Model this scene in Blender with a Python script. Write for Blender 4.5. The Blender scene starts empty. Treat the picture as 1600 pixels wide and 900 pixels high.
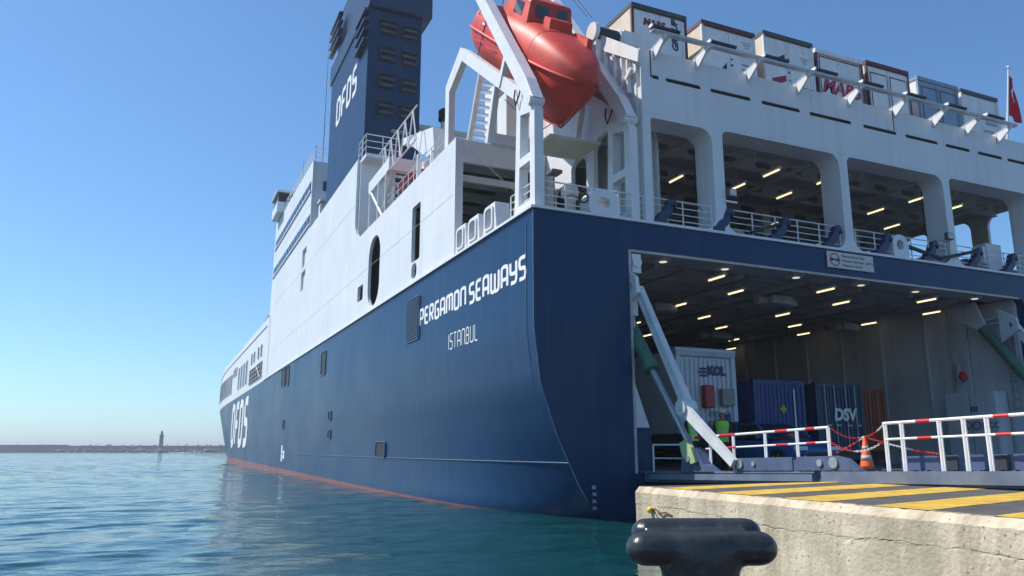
import bpy, bmesh, math, random
import numpy as np
from mathutils import Vector, Matrix
random.seed(7)
R = math.radians
S = bpy.context.scene
COL = S.collection

# ------------------------------------------------------------------ camera
cam = bpy.data.objects.new('camera', bpy.data.cameras.new('camera'))
COL.objects.link(cam)
cam.data.sensor_width = 36.0
cam.data.lens = 27.0
cam.data.clip_end = 20000
cam.data.clip_start = 0.1
cam.location = (0, 0, 1.8)
cam.rotation_euler = (R(90) + math.atan(252 / 1200), 0, -R(24.36))
S.camera = cam

# ------------------------------------------------------------------ light
SUN_EL, SUN_AZ = R(53), math.atan2(-0.81, 0.59)      # azimuth from +Y towards +X
w = bpy.data.worlds.new('World')
S.world = w
w.use_nodes = True
nt = w.node_tree
sky = nt.nodes.new('ShaderNodeTexSky')
sky.sky_type = 'NISHITA'
sky.sun_disc = False
sky.sun_elevation = SUN_EL
sky.sun_rotation = SUN_AZ
sky.air_density = 1.0
sky.dust_density = 0.3
sky.ozone_density = 4.0
tint = nt.nodes.new('ShaderNodeMix')                 # cool daylight white balance of the photograph, same in every direction
tint.data_type = 'RGBA'
tint.blend_type = 'MULTIPLY'
tint.inputs['Factor'].default_value = 1.0
tint.inputs[7].default_value = (0.63, 0.84, 0.96, 1)
nt.links.new(sky.outputs[0], tint.inputs[6])
nt.links.new(tint.outputs[2], nt.nodes['Background'].inputs[0])
nt.nodes['Background'].inputs[1].default_value = 0.138
sd = bpy.data.lights.new('sun', 'SUN')
sd.energy = 5.0
sd.angle = R(0.5)
sd.color = (1.0, 0.94, 0.86)
sun = bpy.data.objects.new('sun', sd)
COL.objects.link(sun)
to_sun = Vector((math.sin(SUN_AZ) * math.cos(SUN_EL), math.cos(SUN_AZ) * math.cos(SUN_EL), math.sin(SUN_EL)))
sun.rotation_euler = to_sun.to_track_quat('Z', 'Y').to_euler()
sun.location = (-40, 40, 60)
vs = S.view_settings
vs.view_transform = 'Standard'
vs.look = 'None'
vs.exposure = 0.3
vs.gamma = 1.0
vs.use_curve_mapping = False
S.cycles.use_denoising = True
S.cycles.max_bounces = 8
S.cycles.volume_bounces = 0
S.cycles.sample_clamp_indirect = 6.0
S.cycles.caustics_reflective = False
S.cycles.caustics_refractive = False

# ------------------------------------------------------------------ materials
MATS = {}


def mat(name, col, rough=0.5, metal=0.0, var=0.12, scale=1.2, streak=0.0, streak_col=(0.25, 0.18, 0.12), bump=0.0, bscale=8.0, spec=0.5, plating=0.0, smin=0.52):
    """painted or raw surface with cloudy variation, vertical streaks and fine relief"""
    if name in MATS:
        return MATS[name]
    m = bpy.data.materials.new(name)
    m.use_nodes = True
    n, l = m.node_tree.nodes, m.node_tree.links
    b = n['Principled BSDF']
    b.inputs['Roughness'].default_value = rough
    b.inputs['Metallic'].default_value = metal
    b.inputs['Specular IOR Level'].default_value = spec
    g = n.new('ShaderNodeNewGeometry')
    no = n.new('ShaderNodeTexNoise')
    no.inputs['Scale'].default_value = scale
    no.inputs['Detail'].default_value = 5
    no.inputs['Roughness'].default_value = 0.6
    l.new(g.outputs['Position'], no.inputs['Vector'])
    r = n.new('ShaderNodeMapRange')
    r.inputs['From Min'].default_value = 0.3
    r.inputs['From Max'].default_value = 0.7
    r.inputs['To Min'].default_value = 1 - var
    r.inputs['To Max'].default_value = 1 + var
    l.new(no.outputs['Fac'], r.inputs['Value'])
    mul = n.new('ShaderNodeMix')
    mul.data_type = 'RGBA'
    mul.blend_type = 'MULTIPLY'
    mul.inputs['Factor'].default_value = 1
    mul.inputs[6].default_value = (*col, 1)
    l.new(r.outputs[0], mul.inputs[7])
    out = mul.outputs[2]
    if streak > 0:
        mp = n.new('ShaderNodeMapping')
        mp.inputs['Scale'].default_value = (2.2, 2.2, 0.10)
        l.new(g.outputs['Position'], mp.inputs['Vector'])
        s = n.new('ShaderNodeTexNoise')
        s.inputs['Scale'].default_value = 1.6
        s.inputs['Detail'].default_value = 6
        l.new(mp.outputs[0], s.inputs['Vector'])
        rr = n.new('ShaderNodeMapRange')
        rr.inputs['From Min'].default_value = smin
        rr.inputs['From Max'].default_value = 0.8
        rr.inputs['To Max'].default_value = streak
        l.new(s.outputs['Fac'], rr.inputs['Value'])
        mx = n.new('ShaderNodeMix')
        mx.data_type = 'RGBA'
        l.new(rr.outputs[0], mx.inputs['Factor'])
        l.new(out, mx.inputs[6])
        mx.inputs[7].default_value = (*streak_col, 1)
        out = mx.outputs[2]
    l.new(out, b.inputs['Base Color'])
    rv = n.new('ShaderNodeMapRange')
    rv.inputs['To Min'].default_value = max(0.02, rough - 0.12)
    rv.inputs['To Max'].default_value = min(1, rough + 0.12)
    l.new(no.outputs['Fac'], rv.inputs['Value'])
    l.new(rv.outputs[0], b.inputs['Roughness'])
    if bump > 0:
        bn = n.new('ShaderNodeTexNoise')
        bn.inputs['Scale'].default_value = bscale
        bn.inputs['Detail'].default_value = 6
        l.new(g.outputs['Position'], bn.inputs['Vector'])
        bp = n.new('ShaderNodeBump')
        bp.inputs['Strength'].default_value = bump
        bp.inputs['Distance'].default_value = 0.02
        l.new(bn.outputs['Fac'], bp.inputs['Height'])
        l.new(bp.outputs[0], b.inputs['Normal'])
    if plating > 0:
        # shell plating: weld seams every few metres and slight hollows between the frames
        sp = n.new('ShaderNodeSeparateXYZ')
        l.new(g.outputs['Position'], sp.inputs[0])
        sm = n.new('ShaderNodeMath'); sm.operation = 'ADD'
        l.new(sp.outputs['X'], sm.inputs[0]); l.new(sp.outputs['Y'], sm.inputs[1])
        cb = n.new('ShaderNodeCombineXYZ')
        l.new(sm.outputs[0], cb.inputs['X']); l.new(sp.outputs['Z'], cb.inputs['Y'])
        br = n.new('ShaderNodeTexBrick')
        br.inputs['Scale'].default_value = 1.0
        br.inputs['Mortar Size'].default_value = 0.012
        br.inputs['Mortar Smooth'].default_value = 0.6
        br.inputs['Brick Width'].default_value = 7.3
        br.inputs['Row Height'].default_value = 2.35
        br.offset = 0.37
        l.new(cb.outputs[0], br.inputs['Vector'])
        sn = []
        for src_, per in ((sm.outputs[0], 0.82), (sp.outputs['Z'], 2.35)):
            q = n.new('ShaderNodeMath'); q.operation = 'MULTIPLY'; q.inputs[1].default_value = 2 * math.pi / per
            l.new(src_, q.inputs[0])
            s2 = n.new('ShaderNodeMath'); s2.operation = 'SINE'
            l.new(q.outputs[0], s2.inputs[0]); sn.append(s2)
        ml = n.new('ShaderNodeMath'); ml.operation = 'MULTIPLY'
        l.new(sn[0].outputs[0], ml.inputs[0]); l.new(no.outputs['Fac'], ml.inputs[1])
        hs = n.new('ShaderNodeMath'); hs.operation = 'MULTIPLY_ADD'; hs.inputs[1].default_value = -0.8
        l.new(br.outputs['Fac'], hs.inputs[0]); l.new(ml.outputs[0], hs.inputs[2])
        b3 = n.new('ShaderNodeBump')
        b3.inputs['Strength'].default_value = plating
        b3.inputs['Distance'].default_value = 0.012
        l.new(hs.outputs[0], b3.inputs['Height'])
        if bump > 0:
            l.new(bp.outputs[0], b3.inputs['Normal'])
        l.new(b3.outputs[0], b.inputs['Normal'])
        mz = n.new('ShaderNodeMix'); mz.data_type = 'RGBA'; mz.blend_type = 'MULTIPLY'
        q = n.new('ShaderNodeMath'); q.operation = 'MULTIPLY'; q.inputs[1].default_value = 0.16
        l.new(br.outputs['Fac'], q.inputs[0]); l.new(q.outputs[0], mz.inputs['Factor'])
        l.new(out, mz.inputs[6]); mz.inputs[7].default_value = (0.3, 0.3, 0.32, 1)
        l.new(mz.outputs[2], b.inputs['Base Color'])
    MATS[name] = m
    return m


def emit(name, col, strength):
    m = bpy.data.materials.new(name)
    m.use_nodes = True
    b = m.node_tree.nodes['Principled BSDF']
    b.inputs['Base Color'].default_value = (*col, 1)
    b.inputs['Emission Color'].default_value = (*col, 1)
    b.inputs['Emission Strength'].default_value = strength
    MATS[name] = m
    return m


WHITE = mat('white_paint', (0.70, 0.72, 0.73), 0.45, var=0.05, scale=0.35, streak=0.35, streak_col=(0.42, 0.40, 0.36), bump=0.12, bscale=0.8, plating=0.35)
WHITE2 = mat('white_gear_paint', (0.72, 0.73, 0.74), 0.4, var=0.06, scale=2.0, streak=0.15, streak_col=(0.4, 0.34, 0.26))
DAVITW = mat('davit_white', (0.74, 0.74, 0.74), 0.4, var=0.05, scale=2.0, streak=0.12, streak_col=(0.45, 0.33, 0.22))
BLUE = mat('funnel_blue', (0.008, 0.036, 0.095), 0.4, spec=0.25, var=0.08, scale=0.4, bump=0.08, bscale=0.8)
INWHITE = mat('deck_interior_paint', (0.58, 0.60, 0.60), 0.6, var=0.15, scale=0.8, streak=0.3, streak_col=(0.2, 0.16, 0.12))
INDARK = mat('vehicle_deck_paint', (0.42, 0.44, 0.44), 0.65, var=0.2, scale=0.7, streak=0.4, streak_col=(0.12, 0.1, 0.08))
DECKG = mat('deck_green', (0.07, 0.11, 0.10), 0.7, var=0.2)
DARKBLUE = mat('mooring_gear_blue', (0.012, 0.03, 0.09), 0.45, var=0.2, scale=3)
DARK = mat('opening_shade', (0.02, 0.025, 0.03), 0.6)  # flat dark colour for the shade inside openings and gaps
BLACK = mat('black_rubber', (0.015, 0.015, 0.016), 0.6)
STEEL = mat('bright_steel', (0.42, 0.42, 0.41), 0.35, 0.6, var=0.15, scale=6)
GREEN = mat('cylinder_green', (0.06, 0.17, 0.11), 0.4, var=0.2, scale=3)
RAMPB = mat('ramp_blue_grey', (0.075, 0.105, 0.19), 0.5, var=0.2, scale=2.0, streak=0.3, streak_col=(0.12, 0.10, 0.08))
RAMPT = mat('ramp_tread', (0.06, 0.065, 0.07), 0.7, var=0.25, scale=3, bump=0.3)
LETTER = mat('white_letters', (0.8, 0.8, 0.8), 0.4, var=0.04)
RED = mat('signal_red', (0.55, 0.02, 0.025), 0.4, var=0.1)
ORANGE = mat('cone_orange', (0.85, 0.13, 0.02), 0.5, var=0.1, scale=6)
GLASS = mat('dark_glass', (0.02, 0.03, 0.05), 0.08, var=0.05)
BAND = mat('window_band_blue', (0.03, 0.06, 0.13), 0.3)
NAVY = mat('navy_print', (0.02, 0.025, 0.10), 0.5)
MAROON = mat('maroon_print', (0.30, 0.015, 0.04), 0.5)
LAMP = emit('tube_light', (1.0, 0.82, 0.48), 1.3)
LAMPW = emit('round_light', (1.0, 0.9, 0.7), 0.6)


# ------------------------------------------------------------------ mesh helpers
def link(o):
    COL.objects.link(o)
    return o


def tag(o, label=None, cat=None, group=None, kind=None):
    if label: o['label'] = label
    if cat: o['category'] = cat
    if group: o['group'] = group
    if kind: o['kind'] = kind
    return o


def empty(name, loc, label=None, cat=None, group=None, rz=0.0):
    o = bpy.data.objects.new(name, None)
    o.empty_display_size = 0.3
    o.location = loc
    o.rotation_euler = (0, 0, rz)
    return tag(link(o), label, cat, group)


def fin(name, me, m, parent=None, smooth=False, local=False):
    if m is not None:
        me.materials.append(m)
    o = bpy.data.objects.new(name, me)
    link(o)
    if parent is not None:
        o.parent = parent
        if not local:
            # geometry given in world coordinates: cancel the parents' transform
            o.matrix_parent_inverse = world_of(parent).inverted()
    if smooth:
        me.polygons.foreach_set('use_smooth', [True] * len(me.polygons))
    return o


def world_of(o):
    m = o.matrix_basis.copy()
    if o.parent:
        m = world_of(o.parent) @ o.matrix_parent_inverse @ m
    return m


class MB:
    def __init__(s):
        s.v, s.f, s.mi = [], [], []
        s.cur = 0

    def _add(s, vs, fs):
        b = len(s.v)
        s.v += [tuple(p) for p in vs]
        s.f += [tuple(b + i for i in f) for f in fs]
        s.mi += [s.cur] * len(fs)
        return s

    def box(s, x0, x1, y0, y1, z0, z1, rot=None, c=None):
        p = [Vector((x, y, z)) for x in (x0, x1) for y in (y0, y1) for z in (z0, z1)]
        if rot is not None:
            p = [rot @ q + Vector(c) for q in p]
        return s._add(p, [(0, 1, 3, 2), (4, 6, 7, 5), (0, 4, 5, 1), (2, 3, 7, 6), (0, 2, 6, 4), (1, 5, 7, 3)])

    def cbox(s, x0, x1, y0, y1, z0, z1, b=0.02):
        """box with chamfered vertical and horizontal edges"""
        bm = bmesh.new()
        bmesh.ops.create_cube(bm, size=1)
        for q in bm.verts:
            q.co = Vector((x0 + (q.co.x + .5) * (x1 - x0), y0 + (q.co.y + .5) * (y1 - y0), z0 + (q.co.z + .5) * (z1 - z0)))
        bmesh.ops.bevel(bm, geom=bm.edges[:], offset=b, segments=2, affect='EDGES', profile=0.5)
        return s.bm(bm)

    def bm(s, bm, M=None):
        bm.verts.index_update()
        vs = [(M @ q.co if M else q.co) for q in bm.verts]
        s._add(vs, [[q.index for q in f.verts] for f in bm.faces])
        bm.free()
        return s

    def beam(s, p0, p1, wx, wz, upv=(0, 0, 1)):
        p0, p1 = Vector(p0), Vector(p1)
        d = (p1 - p0).normalized()
        a = d.cross(Vector(upv))
        if a.length < 1e-4:
            a = d.cross(Vector((1, 0, 0)))
        a.normalize()
        b = a.cross(d).normalized()
        q = []
        for p in (p0, p1):
            for i, j in ((-1, -1), (1, -1), (1, 1), (-1, 1)):
                q.append(p + a * i * wx / 2 + b * j * wz / 2)
        return s._add(q, [(3, 2, 1, 0), (4, 5, 6, 7), (0, 1, 5, 4), (1, 2, 6, 5), (2, 3, 7, 6), (3, 0, 4, 7)])

    def tube(s, p0, p1, r, seg=8, r1=None, caps=True):
        p0, p1 = Vector(p0), Vector(p1)
        r1 = r if r1 is None else r1
        d = (p1 - p0)
        if d.length < 1e-6:
            return s
        d.normalize()
        a = d.orthogonal().normalized()
        b = d.cross(a)
        q = []
        for p, rr in ((p0, r), (p1, r1)):
            for k in range(seg):
                t = 2 * math.pi * k / seg
                q.append(p + (a * math.cos(t) + b * math.sin(t)) * rr)
        fs = [(k, (k + 1) % seg, seg + (k + 1) % seg, seg + k) for k in range(seg)]
        if caps:
            fs += [tuple(reversed(range(seg))), tuple(range(seg, 2 * seg))]
        return s._add(q, fs)

    def path(s, pts, r, seg=6):
        pts = [Vector(p) for p in pts]
        n = len(pts)
        ref = None
        q = []
        for i, p in enumerate(pts):
            d = (pts[min(i + 1, n - 1)] - pts[max(i - 1, 0)]).normalized()
            if ref is None:
                ref = d.orthogonal().normalized()
            ref = (ref - d * ref.dot(d)).normalized()
            b = d.cross(ref)
            rr = r[i] if isinstance(r, (list, tuple)) else r
            for k in range(seg):
                t = 2 * math.pi * k / seg
                q.append(p + (ref * math.cos(t) + b * math.sin(t)) * rr)
        fs = []
        for i in range(n - 1):
            for k in range(seg):
                k2 = (k + 1) % seg
                fs.append((i * seg + k, i * seg + k2, (i + 1) * seg + k2, (i + 1) * seg + k))
        fs += [tuple(reversed(range(seg))), tuple(range((n - 1) * seg, n * seg))]
        return s._add(q, fs)

    def lathe(s, prof, c=(0, 0, 0), seg=20):
        q, fs = [], []
        for r, z in prof:
            for k in range(seg):
                t = 2 * math.pi * k / seg
                q.append((c[0] + r * math.cos(t), c[1] + r * math.sin(t), c[2] + z))
        for i in range(len(prof) - 1):
            for k in range(seg):
                k2 = (k + 1) % seg
                fs.append((i * seg + k, i * seg + k2, (i + 1) * seg + k2, (i + 1) * seg + k))
        fs += [tuple(reversed(range(seg))), tuple(range((len(prof) - 1) * seg, len(prof) * seg))]
        return s._add(q, fs)

    def mesh(s, name):
        me = bpy.data.meshes.new(name)
        me.from_pydata(s.v, [], s.f)
        bm = bmesh.new()
        bm.from_mesh(me)
        bmesh.ops.recalc_face_normals(bm, faces=bm.faces[:])
        bm.to_mesh(me)
        bm.free()
        if any(s.mi):
            me.polygons.foreach_set('material_index', s.mi)
        me.update()
        return me

    def build(s, name, m, parent=None, smooth=False, mats=None, local=False):
        me = s.mesh(name)
        if mats:
            for k in mats:
                me.materials.append(k)
            return fin(name, me, None, parent, smooth, local)
        return fin(name, me, m, parent, smooth, local)


def soften(o, ang=40):
    me = o.data
    me.polygons.foreach_set('use_smooth', [True] * len(me.polygons))
    me.set_sharp_from_angle(angle=R(ang))
    return o


def rrect(a0, b0, a1, b1, r=0.2, seg=6, rs=None):
    """rounded rectangle outline; rs = radii (bl, br, tr, tl)"""
    rs = rs or (r, r, r, r)
    out = []
    cs = ((a0, b0, 1, 1, 180), (a1, b0, -1, 1, 270), (a1, b1, -1, -1, 0), (a0, b1, 1, -1, 90))
    for (ca, cb, sa, sb, st), rr in zip(cs, rs):
        if rr <= 0.001:
            out.append((ca, cb))
            continue
        for k in range(seg + 1):
            t = R(st + 90 * k / seg)
            out.append((ca + sa * rr + rr * math.cos(t), cb + sb * rr + rr * math.sin(t)))
    return out


def circ(a, b, r, n=16):
    return [(a + r * math.cos(2 * math.pi * k / n), b + r * math.sin(2 * math.pi * k / n)) for k in range(n)]


def plate_mesh(outer, holes, t, plane, at):
    """flat sheet with real holes; plane 'Y' takes (x,z), 'X' takes (y,z), 'Z' takes (x,y); fills at..at+t"""
    cu = bpy.data.curves.new('tmp', 'CURVE')
    cu.dimensions = '2D'
    cu.fill_mode = 'BOTH'
    cu.extrude = t / 2
    for loop in [outer] + list(holes):
        sp = cu.splines.new('POLY')
        sp.points.add(len(loop) - 1)
        for p, q in zip(sp.points, loop):
            p.co = (q[0], q[1], 0, 1)
        sp.use_cyclic_u = True
    o = bpy.data.objects.new('tmp', cu)
    me = bpy.data.meshes.new_from_object(o)
    bpy.data.objects.remove(o)
    bpy.data.curves.remove(cu)
    n = len(me.vertices)
    co = np.empty(n * 3, dtype=np.float32)
    me.vertices.foreach_get('co', co)
    co = co.reshape(-1, 3)
    a, b, c = co[:, 0].copy(), co[:, 1].copy(), co[:, 2] + at + t / 2
    co = np.stack({'Y': (a, c, b), 'X': (c, a, b), 'Z': (a, b, c)}[plane], 1)
    me.vertices.foreach_set('co', co.astype(np.float32).ravel())
    bm = bmesh.new()
    bm.from_mesh(me)
    bmesh.ops.remove_doubles(bm, verts=bm.verts[:], dist=1e-5)
    bmesh.ops.recalc_face_normals(bm, faces=bm.faces[:])
    bm.to_mesh(me)
    bm.free()
    me.materials.clear()
    me.polygons.foreach_set('use_smooth', [False] * len(me.polygons))
    me.update()
    return me


def plate(name, outer, holes, t, plane, at, m, parent=None):
    return fin(name, plate_mesh(outer, holes, t, plane, at), m, parent)


def text(name, s, size, org, plane, m, parent, shear=0.0, xs=1.0, bold=0.0, align='CENTER', rot=0.0, ext=0.004):
    cu = bpy.data.curves.new('tmp', 'FONT')
    cu.body = s
    cu.size = size
    cu.shear = shear
    cu.offset = bold
    cu.extrude = ext
    cu.align_x = align
    cu.align_y = 'CENTER'
    cu.resolution_u = 3
    o = bpy.data.objects.new('tmp', cu)
    me = bpy.data.meshes.new_from_object(o)
    bpy.data.objects.remove(o)
    bpy.data.curves.remove(cu)
    for q in me.vertices:
        x, y, z = q.co
        x *= xs
        x, y = x * math.cos(rot) - y * math.sin(rot), x * math.sin(rot) + y * math.cos(rot)
        q.co = Vector(org) + (Vector((x, -z, y)) if plane == 'Y' else Vector((-z, -x, y)))
    me.materials.clear()
    me.update()
    return fin(name, me, m, parent)


# squared stroke lettering as on the hull: strokes on a box 0..w by 0..1
def _r(pts, c=0.16):
    """cut the inner corners of a polyline"""
    out = [pts[0]]
    for a, b, d in zip(pts, pts[1:], pts[2:]):
        b, a, d = Vector(b), Vector(a), Vector(d)
        u, v = (a - b), (d - b)
        k1, k2 = min(c, u.length / 2), min(c, v.length / 2)
        p, q = b + u.normalized() * k1, b + v.normalized() * k2
        out += [tuple(p), tuple(p * .25 + b * .5 + q * .25), tuple(q)]
    return out + [pts[-1]]


GL = {
    'P': (.5, [[(0, 0), (0, 1)], _r([(0, 1), (.5, 1), (.5, .42), (0, .42)])]),
    'E': (.46, [_r([(.46, 1), (0, 1), (0, 0), (.46, 0)]), [(0, .5), (.40, .5)]]),
    'R': (.5, [[(0, 0), (0, 1)], _r([(0, 1), (.48, 1), (.48, .45), (0, .45)]), [(.24, .45), (.5, 0)]]),
    'G': (.5, [_r([(.5, 1), (0, 1), (0, 0), (.5, 0), (.5, .5), (.26, .5)])]),
    'A': (.52, [_r([(0, 0), (0, 1), (.52, 1), (.52, 0)]), [(0, .36), (.52, .36)]]),
    'M': (.74, [_r([(0, 0), (0, 1), (.37, 1), (.37, .1)]), _r([(.37, 1), (.74, 1), (.74, 0)])]),
    'O': (.5, [_r([(.25, 0), (0, 0), (0, 1), (.5, 1), (.5, 0), (.25, 0)])]),
    'N': (.52, [_r([(0, 0), (0, 1), (.52, 1), (.52, 0)])]),
    'S': (.48, [_r([(.48, 1), (0, 1), (0, .5), (.48, .5), (.48, 0), (0, 0)])]),
    'W': (.74, [_r([(0, 1), (0, 0), (.37, 0), (.37, .9)]), _r([(.37, 0), (.74, 0), (.74, 1)])]),
    'Y': (.52, [_r([(0, 1), (0, .45), (.52, .45)]), _r([(.52, 1), (.52, 0), (.06, 0)])]),
    'I': (.0, [[(0, 0), (0, 1)]]),
    'T': (.46, [[(0, 1), (.46, 1)], [(.23, 0), (.23, 1)]]),
    'B': (.48, [_r([(0, 0), (0, 1), (.44, 1), (.44, .52), (0, .52)]), _r([(.2, .52), (.48, .52), (.48, 0), (0, 0)])]),
    'U': (.5, [_r([(0, 1), (0, 0), (.5, 0), (.5, 1)])]),
    'L': (.44, [_r([(0, 1), (0, 0), (.44, 0)])]),
    'D': (.52, [[(0, 0), (0, 1)], _r([(0, 1), (.52, 1), (.52, 0), (0, 0)], .2)]),
    'F': (.46, [_r([(0, 0), (0, 1), (.5, 1)]), [(0, .5), (.4, .5)]]),
}


def stroke_letters(name, word, wd, gap, fn, m, parent, slant=0.0, sub=1):
    """one mesh per letter; fn maps (u, v, lift) to a point, the word spans u 0..1 and v 0..1"""
    tot = sum(GL[c][0] + wd for c in word) + gap * (len(word) - 1)
    u0 = 0.0
    for c in word:
        wl, strokes = GL[c]
        mb = MB()
        for si, st in enumerate(strokes):
            pts = []
            for a, b in zip(st, st[1:]):
                for k in range(sub):
                    pts.append((a[0] + (b[0] - a[0]) * k / sub, a[1] + (b[1] - a[1]) * k / sub))
            pts.append(st[-1])
            n = len(pts)
            closed = (Vector(st[0]) - Vector(st[-1])).length < 1e-6
            L, Rr = [], []
            for i, p in enumerate(pts):
                p = Vector(p)
                a = Vector(pts[i - 1]) if i else (Vector(pts[-2]) if closed else None)
                b = Vector(pts[i + 1]) if i < n - 1 else (Vector(pts[1]) if closed else None)
                d1 = (p - a).normalized() if a is not None else None
                d2 = (b - p).normalized() if b is not None else None
                d1 = d1 or d2
                d2 = d2 or d1
                t = (d1 + d2).normalized()
                nn = Vector((-t.y, t.x))
                k = (wd / 2) / max(0.5, nn.dot(Vector((-d2.y, d2.x))))
                e = Vector((0, 0))
                L.append(p + nn * k + e)
                Rr.append(p - nn * k + e)
            def mp(q):
                v = (q.y * (1 - wd) + wd / 2)
                u = q.x + wd / 2 + u0 + slant * v
                return fn(u / tot, v, si)
            q = [mp(p) for p in L] + [mp(p) for p in Rr]
            mb._add(q, [(i, i + 1, n + i + 1, n + i) for i in range(n - 1)])
        me = bpy.data.meshes.new(name)
        me.from_pydata(mb.v, [], mb.f)
        me.update()
        fin(name, me, m, parent)
        u0 += wl + wd + gap


def railing(name, pts, h, bars, parent, m, r=0.022, step=1.4, rp=0.025, top=None):
    mb = MB()
    for a, b in zip(pts, pts[1:]):
        a, b = Vector(a), Vector(b)
        n = max(1, round((b - a).length / step))
        for k in range(n + 1):
            p = a.lerp(b, k / n)
            mb.tube(p, p + Vector((0, 0, h)), rp, 6)
        for j in range(bars):
            dz = Vector((0, 0, h * (j + 1) / bars))
            mb.tube(a + dz, b + dz, r if j < bars - 1 else r * 1.3, 6)
    return mb.build(name, m, parent)

# ------------------------------------------------------------------ setting: sea
def water_mat():
    m = bpy.data.materials.new('sea_water')
    m.use_nodes = True
    n, l = m.node_tree.nodes, m.node_tree.links
    b = n['Principled BSDF']
    b.inputs['Base Color'].default_value = (0.004, 0.045, 0.052, 1)
    b.inputs['Roughness'].default_value = 0.06
    b.inputs['IOR'].default_value = 1.33
    g = n.new('ShaderNodeNewGeometry')
    acc = None
    for sc, st, dist, det in (((0.35, 0.9, 1), 0.25, 0.25, 5), ((1.6, 3.2, 1), 0.5, 0.06, 5)):
        mp = n.new('ShaderNodeMapping')
        mp.inputs['Rotation'].default_value = (0, 0, R(24))
        mp.inputs['Scale'].default_value = sc
        l.new(g.outputs['Position'], mp.inputs['Vector'])
        t = n.new('ShaderNodeTexNoise')
        t.inputs['Scale'].default_value = 1.0
        t.inputs['Detail'].default_value = det
        l.new(mp.outputs[0], t.inputs['Vector'])
        bp = n.new('ShaderNodeBump')
        bp.inputs['Strength'].default_value = st
        bp.inputs['Distance'].default_value = dist
        l.new(t.outputs['Fac'], bp.inputs['Height'])
        if acc:
            l.new(acc.outputs[0], bp.inputs['Normal'])
        acc = bp
    # ripples too fine for the mesh: slopes drawn straight from noise, calmer in wind-shadow patches
    mp = n.new('ShaderNodeMapping')
    mp.inputs['Rotation'].default_value = (0, 0, R(24))
    mp.inputs['Scale'].default_value = (0.5, 1.3, 1)
    l.new(g.outputs['Position'], mp.inputs['Vector'])
    t = n.new('ShaderNodeTexNoise')
    t.inputs['Scale'].default_value = 1.3
    t.inputs['Detail'].default_value = 6
    l.new(mp.outputs[0], t.inputs['Vector'])
    sb = n.new('ShaderNodeVectorMath'); sb.operation = 'SUBTRACT'
    sb.inputs[1].default_value = (0.5, 0.5, 0.5)
    l.new(t.outputs['Color'], sb.inputs[0])
    m2 = n.new('ShaderNodeMapping')
    m2.inputs['Rotation'].default_value = (0, 0, R(24))
    m2.inputs['Scale'].default_value = (0.008, 0.045, 1)
    l.new(g.outputs['Position'], m2.inputs['Vector'])
    t2 = n.new('ShaderNodeTexNoise')
    t2.inputs['Scale'].default_value = 1.0
    t2.inputs['Detail'].default_value = 3
    l.new(m2.outputs[0], t2.inputs['Vector'])
    rg_ = n.new('ShaderNodeMapRange')
    rg_.inputs['From Min'].default_value = 0.4
    rg_.inputs['From Max'].default_value = 0.58
    rg_.inputs['To Min'].default_value = 0.3
    rg_.inputs['To Max'].default_value = 0.9
    l.new(t2.outputs['Fac'], rg_.inputs['Value'])
    scl = n.new('ShaderNodeVectorMath'); scl.operation = 'SCALE'
    l.new(sb.outputs[0], scl.inputs[0])
    l.new(rg_.outputs[0], scl.inputs['Scale'])
    ad = n.new('ShaderNodeVectorMath'); ad.operation = 'ADD'
    l.new(acc.outputs[0], ad.inputs[0])
    l.new(scl.outputs[0], ad.inputs[1])
    nm = n.new('ShaderNodeVectorMath'); nm.operation = 'NORMALIZE'
    l.new(ad.outputs[0], nm.inputs[0])
    l.new(nm.outputs[0], b.inputs['Normal'])
    return m


WATER = water_mat()
rng = np.random.default_rng(3)
# near sea: real small waves; spacing widens away from the quay
def grow(a, b, d0, rate, dmax):
    out, d = [a], d0
    while out[-1] < b:
        out.append(out[-1] + d)
        d = min(dmax, d * rate)
    return np.array(out)


xs = np.concatenate([-grow(40, 170, 0.3, 1.05, 2.0)[:0:-1], np.arange(-40, 11.01, 0.17)])
ys = np.concatenate([np.arange(5.0, 38, 0.13), grow(38, 500, 0.13, 1.012, 1.7)])
GX, GY = np.meshgrid(xs, ys)
DX, DY = np.meshgrid(np.gradient(xs), np.gradient(ys))
H = np.zeros_like(GX)
for k in range(64):
    lam = 0.45 * (12.0 / 0.45) ** ((k + rng.random()) / 64)
    th = R(-60) + rng.normal(0, 0.55)
    kk = 2 * math.pi / lam
    amp = 0.0028 * lam ** 0.36
    ph = kk * (GX * math.cos(th) + GY * math.sin(th)) + rng.random() * 6.28
    step = np.maximum(np.abs(math.cos(th)) * DX, np.abs(math.sin(th)) * DY)
    gain = np.clip(lam / (3.0 * step) - 1.0, 0, 1) * (1 + 1.0 * np.clip((GY - 60) / 150, 0, 1) * min(1, lam / 4))
    H += amp * gain * (np.sin(ph) + 0.25 * np.sin(2 * ph + 0.8))
patch = 0.68 + 0.32 * np.sin(GX * 0.07 + 1.3 * np.sin(GY * 0.05)) * np.sin(GY * 0.11 + 0.5)
edge = np.clip((GX - xs[0]) / 12, 0, 1) * np.clip((ys[-1] - GY) / 15, 0, 1)
H = H * patch * edge
me = bpy.data.meshes.new('water')
ny, nx = GX.shape
me.vertices.add(nx * ny)
me.vertices.foreach_set('co', np.stack([GX, GY, H], -1).astype(np.float32).ravel())
i = np.arange(ny - 1)[:, None] * nx + np.arange(nx - 1)[None, :]
quad = np.stack([i, i + 1, i + nx + 1, i + nx], -1).reshape(-1, 4)
me.loops.add(quad.size)
me.loops.foreach_set('vertex_index', quad.ravel().astype(np.int32))
me.polygons.add(len(quad))
me.polygons.foreach_set('loop_start', (np.arange(len(quad)) * 4).astype(np.int32))
me.polygons.foreach_set('use_smooth', [True] * len(quad))
me.update(calc_edges=True)
me.validate()
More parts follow.
